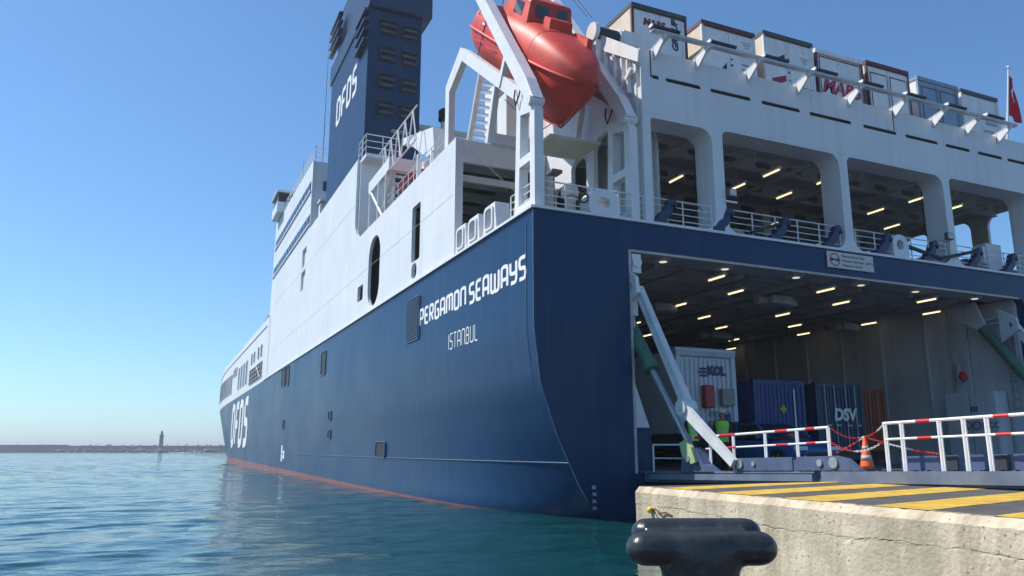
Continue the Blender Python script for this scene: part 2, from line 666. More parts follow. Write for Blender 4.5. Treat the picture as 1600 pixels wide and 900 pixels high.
# far sea joins the near sheet along its straight rims
b0 = len(me.vertices)
sea = fin('water', me, WATER)
tag(sea, kind='structure')
far = MB()
F = 9000
X0, X1, Y0, Y1 = float(xs[0]), float(xs[-1]), float(ys[0]), float(ys[-1])
far._add([(-F, -60, 0), (X0, -60, 0), (X0, Y1, 0), (-F, Y1, 0), (-F, F, 0), (F, F, 0), (F, Y1, 0), (X1, Y1, 0), (X1, 5, 0), (F, 5, 0),
          (X0, 5, 0), (X1, -60, 0), (F, -60, 0)],
         [(0, 1, 10, 2, 3), (3, 2, 7, 6, 5, 4), (8, 9, 6, 7), (1, 11, 8, 10), (11, 12, 9, 8)])
tag(far.build('open_water', WATER), kind='structure')

# ------------------------------------------------------------------ breakwater, lighthouse, boat
RT = Vector((math.cos(R(24.36)), -math.sin(R(24.36)), 0))
FWD = Vector((math.sin(R(24.36)), math.cos(R(24.36)), 0))


def bw(t, d, z):
    p = Vector((0.8, 504.5, 0)) + RT * t + FWD * d
    return (p.x, p.y, z)


STONE = mat('breakwater_stone', (0.045, 0.062, 0.09), 0.9, var=0.3, scale=0.25, bump=0.6, bscale=0.5)
STONE2 = mat('pale_rock', (0.15, 0.16, 0.17), 0.9, var=0.3, scale=0.4)
brk = empty('breakwater', bw(0, 8, 0), 'long dark stone breakwater along the horizon behind the lighthouse', 'breakwater')
mb = MB()
for a, b, hgt in ((-420, -60, 4.4), (-60, 52, 3.9), (55, 220, 3.5)):
    q = [bw(a, 6, -1), bw(b, 6, -1), bw(b, 8, hgt), bw(a, 8, hgt), bw(a, 20, -1), bw(b, 20, -1), bw(b, 13, hgt), bw(a, 13, hgt)]
    mb._add(q, [(0, 1, 2, 3), (3, 2, 6, 7), (7, 6, 5, 4), (0, 3, 7, 4), (1, 5, 6, 2)])
mb.build('sea_wall', STONE, brk)
mb = MB()
for k in range(260):
    t = random.uniform(-400, 45)
    s = random.uniform(0.25, 0.6)
    z = 4.0 + random.uniform(-0.2, 0.5)
    c = Vector(bw(t, random.uniform(8.5, 12), z))
    for dd in ((0, 0, 1), (.9, 0, -.4), (-.5, .8, -.4), (-.5, -.8, -.4)):
        mb.tube(c, c + Vector(dd) * s, s * .42, 6, s * .26)
tag(mb.build('tetrapod', STONE, brk), kind='stuff')


def rock_mesh(seed):
    rr = random.Random(seed)
    bm = bmesh.new()
    bmesh.ops.create_icosphere(bm, subdivisions=1, radius=1)
    for v in bm.verts:
        v.co *= rr.uniform(0.7, 1.2)
        v.co.z *= 0.6
    me = bpy.data.meshes.new('rock')
    bm.to_mesh(me)
    bm.free()
    return me


mb = MB()
for k in range(150):
    t = random.uniform(-62, 42) if k % 3 else random.gauss(-8, 10)
    bm = bmesh.new()
    bmesh.ops.create_icosphere(bm, subdivisions=1, radius=random.uniform(0.5, 1.5))
    for v in bm.verts:
        v.co *= random.uniform(0.75, 1.2)
        v.co.z *= 0.65
    mb.bm(bm, Matrix.Translation(bw(t, random.uniform(-1.5, 6), random.uniform(0, 1.7))))
tag(mb.build('rock_pile', STONE2, brk), kind='stuff')

LHM = mat('lighthouse_stone', (0.17, 0.18, 0.19), 0.85, var=0.2, scale=0.8)
lh = empty('lighthouse', bw(0, 3, 0.5), 'slim grey stone lighthouse on the breakwater near the horizon', 'lighthouse')
c = bw(0, 3, 0)
MB().lathe([(3.2, 0), (3.0, 1.6), (2.0, 1.7), (1.9, 2.4)], c, 12).build('plinth', STONE2, lh)
MB().lathe([(1.25, 2.4), (1.05, 9.6)], c, 14).build('tower', LHM, lh)
MB().lathe([(1.05, 9.5), (1.5, 9.9), (1.5, 10.2), (0.7, 10.2)], c, 14).build('gallery', LHM, lh)
ln = MB().lathe([(0.62, 10.2), (0.62, 11.6)], c, 10).build('lantern', GLASS, lh)
MB().lathe([(0.8, 11.6), (0.45, 12.2), (0.1, 12.6), (0.05, 13.0)], c, 10).build('roof', LHM, ln)
MB().box(c[0] - .3, c[0] + .3, c[1] - 1.4, c[1] - 1.0, 5.5, 6.4).build('window', DARK, lh)

boat = empty('motor_boat', bw(29, -18, 0), 'small white motor boat crossing in front of the breakwater', 'boat')
c = Vector(bw(29, -18, 0))
mb = MB()
q = []
for t, wdt, zz in ((-3.4, .9, .9), (-1, 1.1, .8), (1.5, .9, .85), (3.6, .1, 1.15)):
    p = c + RT * t
    q += [tuple(p - FWD * wdt + Vector((0, 0, zz))), tuple(p + Vector((0, 0, -.1))), tuple(p + FWD * wdt + Vector((0, 0, zz)))]
fs = []
for k in range(3):
    fs += [(k * 3, k * 3 + 1, k * 3 + 4, k * 3 + 3), (k * 3 + 1, k * 3 + 2, k * 3 + 5, k * 3 + 4), (k * 3 + 2, k * 3, k * 3 + 3, k * 3 + 5)]
mb._add(q, fs + [(0, 2, 1)])
mb.build('hull', LETTER, boat)
MB().box(-.8, .8, -.6, .6, 0, .8, Matrix.Rotation(-R(24.36), 3, 'Z'), c + Vector((0, 0, .8))).build('cabin', LETTER, boat)
MB().box(-.7, .85, -.63, .63, .35, .65, Matrix.Rotation(-R(24.36), 3, 'Z'), c + Vector((0, 0, .8))).build('window', GLASS, boat)
FOAM = mat('wake_foam', (0.7, 0.74, 0.76), 0.8)
mb = MB()
for k in range(60):
    t = random.uniform(-14, 3)
    s = random.uniform(.15, .4)
    p = c + RT * t + FWD * random.uniform(-1, .6) * (1 + max(0, -t) * .1)
    bm = bmesh.new()
    bmesh.ops.create_icosphere(bm, subdivisions=1, radius=s)
    mb.bm(bm, Matrix.Translation((p.x, p.y, 0.02)) @ Matrix.Diagonal((1.6, 1.6, .5, 1)))
tag(mb.build('wake_foam', FOAM), 'white foam trailing behind the small motor boat', 'foam', kind='stuff')


# ------------------------------------------------------------------ quay platform with hazard stripes
def concrete_mat():
    m = mat('quay_concrete', (0.55, 0.465, 0.335), 0.85, var=0.22, scale=1.8, streak=0.8, smin=0.44, streak_col=(0.24, 0.195, 0.125), bump=0.6, bscale=22)
    n, l = m.node_tree.nodes, m.node_tree.links
    b = n['Principled BSDF']
    src = b.inputs['Base Color'].links[0].from_socket
    g = [k for k in n if k.type == 'NEW_GEOMETRY'][0]
    # stain patches and small blow holes
    v = n.new('ShaderNodeTexVoronoi')
    v.inputs['Scale'].default_value = 6.0
    v.voronoi_dimensions = '2D'
    mpv = n.new('ShaderNodeMapping')
    mpv.inputs['Rotation'].default_value = (0, R(90), R(0))
    l.new(g.outputs['Position'], mpv.inputs['Vector'])
    v.inputs['Randomness'].default_value = 1.0
    l.new(mpv.outputs[0], v.inputs['Vector'])
    r = n.new('ShaderNodeMapRange')
    r.inputs['From Min'].default_value = 0.05
    r.inputs['From Max'].default_value = 0.09
    r.inputs['To Min'].default_value = 0.75
    r.inputs['To Max'].default_value = 0.0
    l.new(v.outputs['Distance'], r.inputs['Value'])
    n2 = n.new('ShaderNodeTexNoise')
    n2.inputs['Scale'].default_value = 0.9
    n2.inputs['Detail'].default_value = 7
    n2.inputs['Roughness'].default_value = 0.7
    l.new(g.outputs['Position'], n2.inputs['Vector'])
    gate = n.new('ShaderNodeMapRange')
    gate.inputs['From Min'].default_value = 0.46
    gate.inputs['From Max'].default_value = 0.54
    l.new(n2.outputs['Fac'], gate.inputs['Value'])
    mm = n.new('ShaderNodeMath')
    mm.operation = 'MULTIPLY'
    l.new(r.outputs[0], mm.inputs[0])
    l.new(gate.outputs[0], mm.inputs[1])
    mx = n.new('ShaderNodeMix')
    mx.data_type = 'RGBA'
    l.new(mm.outputs[0], mx.inputs['Factor'])
    l.new(src, mx.inputs[6])
    mx.inputs[7].default_value = (0.10, 0.085, 0.065, 1)
    l.new(mx.outputs[2], b.inputs['Base Color'])
    return m


CONC = concrete_mat()
ASPH = mat('asphalt', (0.085, 0.08, 0.078), 0.9, var=0.3, scale=3.0, bump=0.7, bscale=60)
YELL = mat('stripe_yellow', (0.56, 0.36, 0.045), 0.8, var=0.3, scale=4.0, bump=0.5, bscale=60)


n_, l_ = YELL.node_tree.nodes, YELL.node_tree.links
b_ = n_['Principled BSDF']
src_ = b_.inputs['Base Color'].links[0].from_socket
t_ = n_.new('ShaderNodeTexNoise')                    # paint worn through to the asphalt
t_.inputs['Scale'].default_value = 14.0
t_.inputs['Detail'].default_value = 10
t_.inputs['Roughness'].default_value = 0.8
r_ = n_.new('ShaderNodeMapRange')
r_.inputs['From Min'].default_value = 0.56
r_.inputs['From Max'].default_value = 0.66
r_.inputs['To Max'].default_value = 0.75
l_.new([k for k in n_ if k.type == 'NEW_GEOMETRY'][0].outputs['Position'], t_.inputs['Vector'])
l_.new(t_.outputs['Fac'], r_.inputs['Value'])
x_ = n_.new('ShaderNodeMix'); x_.data_type = 'RGBA'
l_.new(r_.outputs[0], x_.inputs['Factor'])
l_.new(src_, x_.inputs[6])
x_.inputs[7].default_value = (0.14, 0.125, 0.09, 1)
l_.new(x_.outputs[2], b_.inputs['Base Color'])


def front(y):                                        # front face of the platform, slightly skewed
    return 7.50 - (11.46 - y) * 0.051


plat = empty('quay', (20, 4, 1.18))
tag(plat, kind='structure')
rr = random.Random(5)
mb = MB()
# front face as a grid so that the arris can be chipped and the cast joint steps a little
NY, zs = 420, [-2.0, 0.2, 0.55, 0.74, 0.845, 0.85, 0.862, 0.875, 1.0, 1.085, 1.095, 1.12, 1.145, 1.165]
def jn(y):
    return 0.86 + 0.035 * math.sin(y * 1.1 + 2.2) + 0.008 * math.sin(y * 6.3) + 0.006 * math.sin(y * 17) + max(0, 9.3 - y) * -.012
grid = []
for k in range(NY + 1):
    y = 11.46 - k * (21.46 / NY)
    chip = max(0, rr.gauss(0.0, 0.018))
    row = []
    for z in zs:
        d = 0.0
        if z > 1.09:
            d = (z - 1.09) * 0.9 + chip * .6 + rr.uniform(-.005, .005)
        if 0.75 < z < 0.95:
            zz = z + jn(y) - 0.86
        else:
            zz = z
        if 0.82 < z < 0.865:
            d += rr.uniform(-.001, .006) * (0.15 + 0.85 * math.sin(y * 1.7) ** 2)
        if z > 0.87:
            d -= 0.003
        row.append((front(y) + d + rr.uniform(-.002, .002), y, zz))
    row.append((front(y) + 0.085 + rr.uniform(-.006, .012) + chip, y, 1.178 + rr.uniform(-.003, .002)))
    row.append((front(y) + 0.15 + rr.uniform(-.01, .01), y, 1.181))
    grid.append(row)
n = len(grid[0])
mb._add([p for r_ in grid for p in r_], [(k * n + j, (k + 1) * n + j, (k + 1) * n + j + 1, k * n + j + 1) for k in range(NY) for j in range(n - 1)])
# end face towards the ship
endp = [grid[0][j] for j in range(n)]
mb._add(endp + [(60, 11.46, 1.18), (60, 11.46, -2)], [tuple(range(n + 2))])
fc = mb.build('concrete_edge', CONC, plat)
me = fc.data
mb = MB()
q = [(front(y) + .10, y, 1.1795) for y in (11.46, -10)]
mb._add([q[0], (60, 11.46, 1.1795), (60, -10, 1.1795), q[1]], [(0, 1, 2, 3)])
mb.build('asphalt_surface', ASPH, plat)
slope = 0.25
for y1, y2 in ((12.1, 11.45), (10.75, 10.1), (9.35, 8.6), (7.92, 7.2), (6.45, 5.75), (5.0, 4.28), (3.5, 2.8), (2.0, 1.3)):
    mb = MB()
    x0 = front((y1 + y2) / 2) + 0.11
    NS = 60
    for side in range(NS):
        a = x0 + side * (12 - x0 + 6) / NS
        b2 = x0 + (side + 1) * (12 - x0 + 6) / NS
        def cl(v): return min(v, 11.43)
        j1, j2 = rr.uniform(-.012, .012), rr.uniform(-.012, .012)
        if side:
            j1, j2 = pj
        k1, k2 = rr.uniform(-.012, .012), rr.uniform(-.012, .012)
        pj = (k1, k2)
        qa = cl(y1 + (a - x0) * slope + j1), cl(y2 + (a - x0) * slope + j2)
        qb = cl(y1 + (b2 - x0) * slope + k1), cl(y2 + (b2 - x0) * slope + k2)
        if qa[0] - qa[1] < .02 and qb[0] - qb[1] < .02:
            continue
        mb._add([(a, qa[1], 1.184), (b2, qb[1], 1.184), (b2, qb[0], 1.184), (a, qa[0], 1.184)], [(0, 1, 2, 3)])
    if mb.f:
        mb.build('hazard_stripe', YELL, plat)
# small yellow mooring eye with rust stain on the face
YB = mat('yellow_knob', (0.75, 0.55, 0.03), 0.5)
mb = MB()
fx = front(10.9)
mb.lathe([(0.02, -.05), (.05, -.03), (.055, 0), (.05, .03), (.02, .05)], (fx - .03, 10.95, .83), 10)
mb.build('marker_knob', YB, plat, smooth=True)
RUST = mat('rust', (0.16, 0.07, 0.03), 0.9, var=0.4, scale=20)
mb = MB()
mb.tube((fx, 10.9, .84), (fx - .10, 10.82, .84), .016)
mb.path([(fx - .04, 10.8, .86), (fx - .05, 10.65, .80), (fx - .045, 10.5, .82), (fx - .03, 10.35, .78)], .014)
mb.build('rusty_bar', RUST, plat)
# lower quay the bollard stands on, extended unseen behind to cut reflected light
lq = MB()
lq.cbox(-300, 6.4, -400, 4.9, -2.5, 0.45, 0.06)
lq.cbox(6.4, 300, -400, -9.9, -2.5, 0.45, 0.06)
tag(lq.build('lower_quay', ASPH), kind='structure')

# ------------------------------------------------------------------ bollard
BOLM = mat('bollard_paint', (0.024, 0.028, 0.031), 0.27, var=0.25, scale=5, bump=0.35, bscale=14, spec=0.5)
n_, l_ = BOLM.node_tree.nodes, BOLM.node_tree.links
b_ = n_['Principled BSDF']
src_ = b_.inputs['Base Color'].links[0].from_socket
t_ = n_.new('ShaderNodeTexNoise')                    # chipped and dusty patches
t_.inputs['Scale'].default_value = 9.0
t_.inputs['Detail'].default_value = 9
t_.inputs['Roughness'].default_value = 0.72
r_ = n_.new('ShaderNodeMapRange')
r_.inputs['From Min'].default_value = 0.58
r_.inputs['From Max'].default_value = 0.72
r_.inputs['To Max'].default_value = 0.55
l_.new([k for k in n_ if k.type == 'NEW_GEOMETRY'][0].outputs['Position'], t_.inputs['Vector'])
l_.new(t_.outputs['Fac'], r_.inputs['Value'])
x_ = n_.new('ShaderNodeMix'); x_.data_type = 'RGBA'
l_.new(r_.outputs[0], x_.inputs['Factor'])
l_.new(src_, x_.inputs[6])
x_.inputs[7].default_value = (0.13, 0.115, 0.095, 1)
l_.new(x_.outputs[2], b_.inputs['Base Color'])
bol = empty('mooring_bollard', (3.22, 4.13, 0.45), 'glossy black twin-lobed mooring bollard standing before the concrete edge', 'bollard')
mb = MB()
D = Vector((0.915, -0.403, 0))
N = Vector((0.403, 0.915, 0))


def capsule(mb, c, half, r, rz, seg=20, flat=1.0):
    q, fs = [], []
    rings = []
    for k in range(0, 7):
        t = -math.pi / 2 + k * math.pi / 12
        rings.append((-half + r * math.sin(t), max(0.02, math.cos(t))))
    for k in range(0, 7):
        t = k * math.pi / 12
        rings.append((half + r * math.sin(t), max(0.02, math.cos(t))))
    for a, s in rings:
        for j in range(seg):
            th = 2 * math.pi * j / seg
            q.append(Vector(c) + D * a + N * (r * s * math.cos(th)) + Vector((0, 0, rz * s * math.sin(th))))
    n = len(rings)
    for i in range(n - 1):
        for j in range(seg):
            j2 = (j + 1) % seg
            fs.append((i * seg + j, i * seg + j2, (i + 1) * seg + j2, (i + 1) * seg + j))
    fs += [tuple(range(seg)), tuple(range((n - 1) * seg, n * seg))]
    mb._add(q, fs)


c0 = Vector((3.09, 4.00, 0))
capsule(mb, c0 + N * .03 + Vector((0, 0, 1.205)), 0.345, 0.122, 0.104)
capsule(mb, c0 + N * 0.36 + D * .05 + Vector((0, 0, 1.262)), 0.32, 0.11, 0.095)
# web between the two lobes and the flared stem
rotm = Matrix((D, N, Vector((0, 0, 1)))).transposed()
mb.box(-.30, .34, 0, .34, 1.12, 1.30, rotm, c0)
q, fs = [], []
prof = [(.45, .42, .40), (.50, .40, .38), (.56, .27, .24), (.7, .235, .21), (.95, .235, .21), (1.05, .238, .21), (1.10, .255, .21), (1.14, .30, .21), (1.2, .34, .205), (1.26, .34, .19), (1.30, .30, .16)]
seg = 24
for z, a, b in prof:
    for j in range(seg):
        t = 2 * math.pi * j / seg
        q.append(c0 + N * .085 + D * (a * math.cos(t)) + N * (b * math.sin(t)) + Vector((0, 0, z)))
for i in range(len(prof) - 1):
    for j in range(seg):
        j2 = (j + 1) % seg
        fs.append((i * seg + j, i * seg + j2, (i + 1) * seg + j2, (i + 1) * seg + j))
fs += [tuple(range(seg)), tuple(range((len(prof) - 1) * seg, len(prof) * seg))]
mb._add(q, fs)
me = mb.mesh('tmp')
tmp = link(bpy.data.objects.new('tmp', me))
md = tmp.modifiers.new('r', 'REMESH')
md.mode = 'VOXEL'
md.voxel_size = 0.014
ms = tmp.modifiers.new('s', 'SMOOTH')
ms.iterations = 10
ms.factor = 0.5
dg = bpy.context.evaluated_depsgraph_get()
me2 = bpy.data.meshes.new_from_object(tmp.evaluated_get(dg))
me2.name = 'casting'
bpy.data.objects.remove(tmp)
fin('casting', me2, BOLM, bol, smooth=True)
mb = MB()
mb.lathe([(.52, .452), (.52, .49), (.40, .50)], c0 + N * .14, 28)
mb.build('base_plate', BOLM, bol)

# ------------------------------------------------------------------ the ship
XC = 21.1
ship = empty('cargo_ferry', (XC, 18, 0), 'large blue and white roll-on roll-off ferry moored stern to the quay with its ramp down', 'ferry')


def hull_off(y, z):
    o = float(np.interp(z, [-1.5, -.5, .2, .86, 2.16, 3.46, 5.0], [5.0, 2.7, 1.74, 1.28, .65, .19, 0.0]))
    o *= math.exp(-max(0, y - 18) / (4.2 + max(0, z) * 2.4))
    zc = min(max(z, 0), 8.5) / 8.5
    y1, y2, p = 93 + 27 * zc, 203 + 10 * zc, 2.0 + .2 * zc
    if y > y1:
        o += (XC - 8.78) * min(1, (y - y1) / (y2 - y1)) ** p
    return min(o, XC - 8.78)


def hx(y, z): return 8.78 + hull_off(y, z)


def hull_mat():
    m = mat('hull_blue', (0.005, 0.038, 0.108), 0.36, var=0.10, scale=0.3, streak=0.28, streak_col=(0.05, 0.10, 0.16), bump=0.10, bscale=0.9, plating=0.16)
    n, l = m.node_tree.nodes, m.node_tree.links
    b = n['Principled BSDF']
    b.inputs['Specular IOR Level'].default_value = 0.24
    src = b.inputs['Base Color'].links[0].from_socket
    g = [k for k in n if k.type == 'NEW_GEOMETRY'][0]
    sp = n.new('ShaderNodeSeparateXYZ')
    l.new(g.outputs['Position'], sp.inputs[0])
    ml = n.new('ShaderNodeMath'); ml.operation = 'MULTIPLY_ADD'
    ml.inputs[1].default_value = -0.0088
    ml.inputs[2].default_value = 0.20
    l.new(sp.outputs['Y'], ml.inputs[0])
    ad = n.new('ShaderNodeMath'); ad.operation = 'ADD'
    l.new(sp.outputs['Z'], ad.inputs[0]); l.new(ml.outputs[0], ad.inputs[1])
    gt = n.new('ShaderNodeMath'); gt.operation = 'LESS_THAN'
    gt.inputs[1].default_value = 0.02
    l.new(ad.outputs[0], gt.inputs[0])
    mx = n.new('ShaderNodeMix'); mx.data_type = 'RGBA'
    l.new(gt.outputs[0], mx.inputs['Factor'])
    l.new(src, mx.inputs[6])
    mx.inputs[7].default_value = (0.22, 0.07, 0.06, 1)
    l.new(mx.outputs[2], b.inputs['Base Color'])
    return m


HULL = hull_mat()


def shell(name, ys, zs, m, sgn=1):
    mb = MB()
    for y in ys:
        for z in zs:
            x = hx(y, z)
            mb.v.append((x if sgn > 0 else 2 * XC - x, y, z))
    n = len(zs)
    for i in range(len(ys) - 1):
        for j in range(n - 1):
            f = (i * n + j, (i + 1) * n + j, (i + 1) * n + j + 1, i * n + j + 1)
            mb.f.append(f if sgn < 0 else f[::-1])
            mb.mi.append(0)
    me = bpy.data.meshes.new(name)
    me.from_pydata(mb.v, [], mb.f)
    me.update()
    return fin(name, me, m, ship, smooth=True)


YSt = list(np.arange(18, 40, .5)) + list(np.arange(40, 90, 2.5)) + list(np.arange(90, 213.1, 1.5))
ZSt = [-1.5, -1, -.5, -.2, .1, .4, .7, 1.0, 1.4, 1.8, 2.2, 2.6, 3.0, 3.4, 3.8, 4.2, 4.6, 5.0, 6.0, 7.2, 8.25]
shell('hull', YSt, ZSt, HULL, 1)
shell('hull', YSt, ZSt, HULL, -1)
# stern plate with the ramp door
left = [(8.78 + hull_off(18, z), z) for z in ZSt]
left = [(x + .014, z - (.01 if z > 8 else 0)) for x, z in left]
outer = left[::1] + [(2 * XC - x, z) for x, z in reversed(left)]
DX0, DX1, DZ0, DZ1 = 11.80, 29.40, 1.16, 7.43
plate('stern_plate', outer, [rrect(DX0, DZ0, DX1, DZ1, rs=(0.02, .02, .35, .05))], 0.3, 'Y', 18.0, HULL, ship)
# white door frame lining
mb = MB()
mb.box(DX0 - .02, DX0 + .10, 18.02, 18.55, DZ0, DZ1 - .02)
mb.box(DX0 + .1, DX1 - .1, 18.03, 18.16, DZ1 - .085, DZ1 - .005)
mb.build('door_frame', mat('door_frame_paint', (0.45, 0.44, 0.42), 0.5, var=.2, scale=3), ship)
# hull weld line, rubbing strip and white deck edge
mb = MB()
pts = [(hx(y, 1.45) - .012, y, 1.45) for y in np.arange(18.0, 95, 1.0)]
mb.path(pts, .022, 5)
mb.build('rubbing_strip', mat('strip_blue', (0.05, 0.10, 0.17), .5), ship)
mb = MB()
mb.box(8.70, 8.80, 17.95, 77, 8.24, 8.32)
mb.box(8.80, 33.4, 17.93, 18.03, 8.243, 8.323)
mb.build('deck_edge_strip', WHITE2, ship)
# corner doubling strip (paler stern edge)
mb = MB()
mb.path([(8.772 + hull_off(18, z), 18.45, z) for z in np.linspace(.5, 7.9, 24)], .014, 5)
mb.path([(8.772 + hull_off(18, z), 18.0, z) for z in np.linspace(.5, 8.2, 24)], .016, 5)
mb.build('stern_corner_seam', mat('pale_edge', (0.16, 0.24, 0.34), .45, var=.3, scale=4), ship)

# white shell forward (bow house) and its openings
shell('bow_shell', [y for y in YSt if y >= 75], [8.25, 8.7, 10, 12, 13.6, 14.3], WHITE, 1)
shell('bow_shell', [y for y in YSt if y >= 75], [8.25, 8.7, 10, 12, 13.6, 14.3], WHITE, -1)
mb = MB()
mb.path([(hx(y, 8.5) - .02, y, 13.55) for y in np.arange(77, 170, 2.0)], .06, 5)
mb.build('bulwark_rail', WHITE2, ship)
mb = MB()                                             # bow weather deck
ring = [(hx(y, 8.5) + .05, y, 13.2) for y in YSt if y >= 75]
q = ring + [(2 * XC - a, b, c_) for a, b, c_ in reversed(ring)]
n = len(ring)
mb._add(q, [(i, i + 1, 2 * n - 2 - i, 2 * n - 1 - i) for i in range(n - 1)])
mb.build('bow_deck', DECKG, ship)
FRM = mat('opening_frame', (0.55, 0.56, 0.57), .5)


def side_opening(name, y0, y1, z0, z1, m=DARK, fr=.05, frame=FRM):
    """framed opening on the shell plating: flat panel with a raised rim; the default material paints the inner shade"""
    ym = (y0 + y1) / 2
    x = min(hx(y0, (z0 + z1) / 2), hx(y1, (z0 + z1) / 2))
    p = plate(name, rrect(y0, z0, y1, z1, min(.12, (y1 - y0) / 3)), [], .02, 'X', x - .012, m, ship)  # nothing is cut; dark panels carry the shade of an open hole
    plate('frame', rrect(y0 - fr, z0 - fr, y1 + fr, z1 + fr, min(.15, (y1 - y0) / 3)), [rrect(y0, z0, y1, z1, min(.12, (y1 - y0) / 3))], .06, 'X', x - .05, frame, p)
    return p


for k in range(4):
    side_opening('side_vent', 93.4 + k * 3.1, 94.9 + k * 3.1, 9.2, 11.9, GLASS)
for k in range(12):
    y = 113.5 + k * 2.7
    side_opening('side_vent', y, y + 1.5, 9.3 + .02 * k, 12.0 + .04 * k, mat('grey_vent', (0.18, .20, .22), .6))
for k in range(3):
    y = 106.8 + k * 2.1
    side_opening('side_vent', y, y + 1.0, 11.3, 12.4, mat('grey_vent', (0.18, .20, .22), .6))
for y in (79.9, 82.4, 86.2, 88.6):
    side_opening('side_window', y, y + 1.0, 10.95, 12.1, GLASS)
bay = side_opening('mooring_bay', 79.0, 90.5, 8.75, 10.35, DARK)
mb = MB()
for k in range(3):
    mb.tube((8.70, 79, 9.0 + k * .45), (8.70, 90.5, 9.0 + k * .45), .03)
for k in range(6):
    mb.tube((8.70, 79.6 + k * 2.1, 8.75), (8.70, 79.6 + k * 2.1, 10.3), .03)
mb.tube((8.69, 80, 8.8), (8.69, 84, 10.3), .03).tube((8.69, 84, 10.3), (8.69, 89, 8.8), .03)
mb.build('grating', WHITE2, bay)
# hull scuppers and doors in the blue
RIMB = mat('blue_rim', (0.03, 0.09, 0.19), .4)
for y0, y1, z0, z1 in ((60.8, 62.2, 6.6, 8.1), (62.8, 64.6, 6.7, 8.15), (46.4, 47.7, 6.2, 7.6), (32.8, 34.3, 1.47, 2.1), (44.1, 44.8, 3.4, 3.9), (44.1, 44.8, 2.4, 2.85), (61.9, 62.5, 3.3, 4.0)):
    side_opening('hull_port', y0, y1, z0, z1, DARK, .05, RIMB)
lv = side_opening('louvre_grille', 28.0, 29.65, 5.98, 7.63, mat('grille_dark', (0.03, 0.045, 0.06), .5), .05, RIMB)
mb = MB()
for k in range(16):
    z = 6.04 + k * .099
    mb.box(8.72, 8.765, 28.06, 29.59, z, z + .045)
mb.build('louvre_blades', mat('blade_blue', (0.05, 0.085, 0.13), .45), lv)
# white marks at the waterline
mb = MB()
mb.box(8.78 - .012, 8.78, 62.0, 62.6, 0.9, 2.1).box(8.765, 8.78, 60.9, 61.7, 1.1, 1.7)
mb.build('load_mark', LETTER, ship)

# lettering on hull and funnel
stroke_letters('name_letter', 'PERGAMON', .19, .08, lambda u, v, k: (8.772 - k * .002, 28.0 - u * 5.0, 6.36 + v * .72), LETTER, ship)
stroke_letters('name_letter', 'SEAWAYS', .19, .08, lambda u, v, k: (8.772 - k * .002, 22.76 - u * 4.34, 6.33 + v * .74), LETTER, ship)
stroke_letters('port_letter', 'ISTANBUL', .085, .17, lambda u, v, k: (8.772 - k * .002, 24.64 - u * 2.68, 5.10 + v * .56), LETTER, ship)


def bow_map(u, v, k):
    y, z = 109.5 - u * 20.5, 1.85 + v * 5.9
    return (hx(y, z) - .03 - k * .01, y, z)


stroke_letters('logo_letter', 'DFDS', .22, .12, bow_map, LETTER, ship, slant=0.0, sub=8)
for k, s in enumerate(('80', '78', '76', '74')):
    text('draught_mark', s, .13, (10.5, 17.992, .82 - k * .177), 'Y', LETTER, ship)

# white side wall (port quarter) with real openings
arc = [(38.8 + 1.4 * math.sin(R(a)), 14.15 - 1.4 * math.cos(R(a))) for a in range(0, 91, 15)]
outer = [(24.3, 8.25), (24.3, 12.72), (38.8, 12.75)] + arc[1:] + [(40.2, 17.52), (55.2, 17.55), (55.2, 22.8), (75.2, 23.3), (76.0, 14.25), (76.9, 14.2), (76.9, 8.25)]
holes = [rrect(28.3, 9.2, 29.42, 11.55, .12), rrect(34.5, 8.5, 36.7, 11.95, 1.0, seg=8), rrect(37.7, 9.2, 38.85, 10.0, .12), rrect(28.65, 8.5, 29.35, 9.12, .25),
         rrect(56.1, 15.1, 57.9, 16.5, .1), rrect(56.1, 13.3, 57.9, 14.75, .1)]
plate('side_wall', outer, holes, .15, 'X', 8.80, WHITE, ship)
outer_s = [(18.2, 8.25), (18.2, 12.7)] + outer[1:]
plate('side_wall', [(18.2, 8.25), (18.2, 12.6), (76.9, 12.6), (76.9, 8.25)],
      [rrect(20.0, 9.4, 21.5, 12.1, .5), rrect(22.3, 9.4, 23.7, 12.1, .5), rrect(24.4, 9.4, 25.8, 12.1, .5), rrect(27, 9.4, 28.4, 12.1, .5)], .15, 'X', 33.25, WHITE, ship)
# thin weld seams on the plating
mb = MB()
for z, a, b in ((10.62, 24.5, 75),):
    mb.box(8.794, 8.8, a, b, z, z + .012)
for z, a, b in ((14.9, 40.4, 75), (19.6, 55.3, 75)):
    mb.box(8.794, 8.8, a, b, z, z + .02)
mb.build('weld_seam', mat('seam_grey', (.55, .56, .56), .5), ship)
# block behind the side wall: aft face with the mooring recess, roof, inner walls
plate('recess_front', [(8.952, 8.3), (8.952, 12.7), (12.4, 12.7), (12.4, 8.3)], [[(9.1, 8.33), (9.1, 11.85), (12.3, 11.85), (12.3, 8.33)]], .14, 'Y', 24.32, WHITE2, ship)
GREYW = mat('recess_grey', (0.33, 0.36, 0.38), .6, var=.15, streak=.3)
mb = MB()
mb.box(8.952, 12.4, 34, 34.15, 8.25, 12.58)
mb.box(10.1, 10.2, 34.15, 75, 8.25, 12.58)
mb.build('inner_wall', GREYW, ship)
MB().box(8.952, 12.39, 24.47, 55, 12.6, 12.70).build('block_roof', DECKG, ship)
mb = MB()
for k in range(5):
    mb.box(8.96, 12.38, 26 + k * 1.7, 26.1 + k * 1.7, 12.2, 12.6)
mb.box(9.1, 12.3, 24.9, 25.05, 11.35, 11.6)
mb.build('recess_beam', WHITE2, ship)
mb = MB()
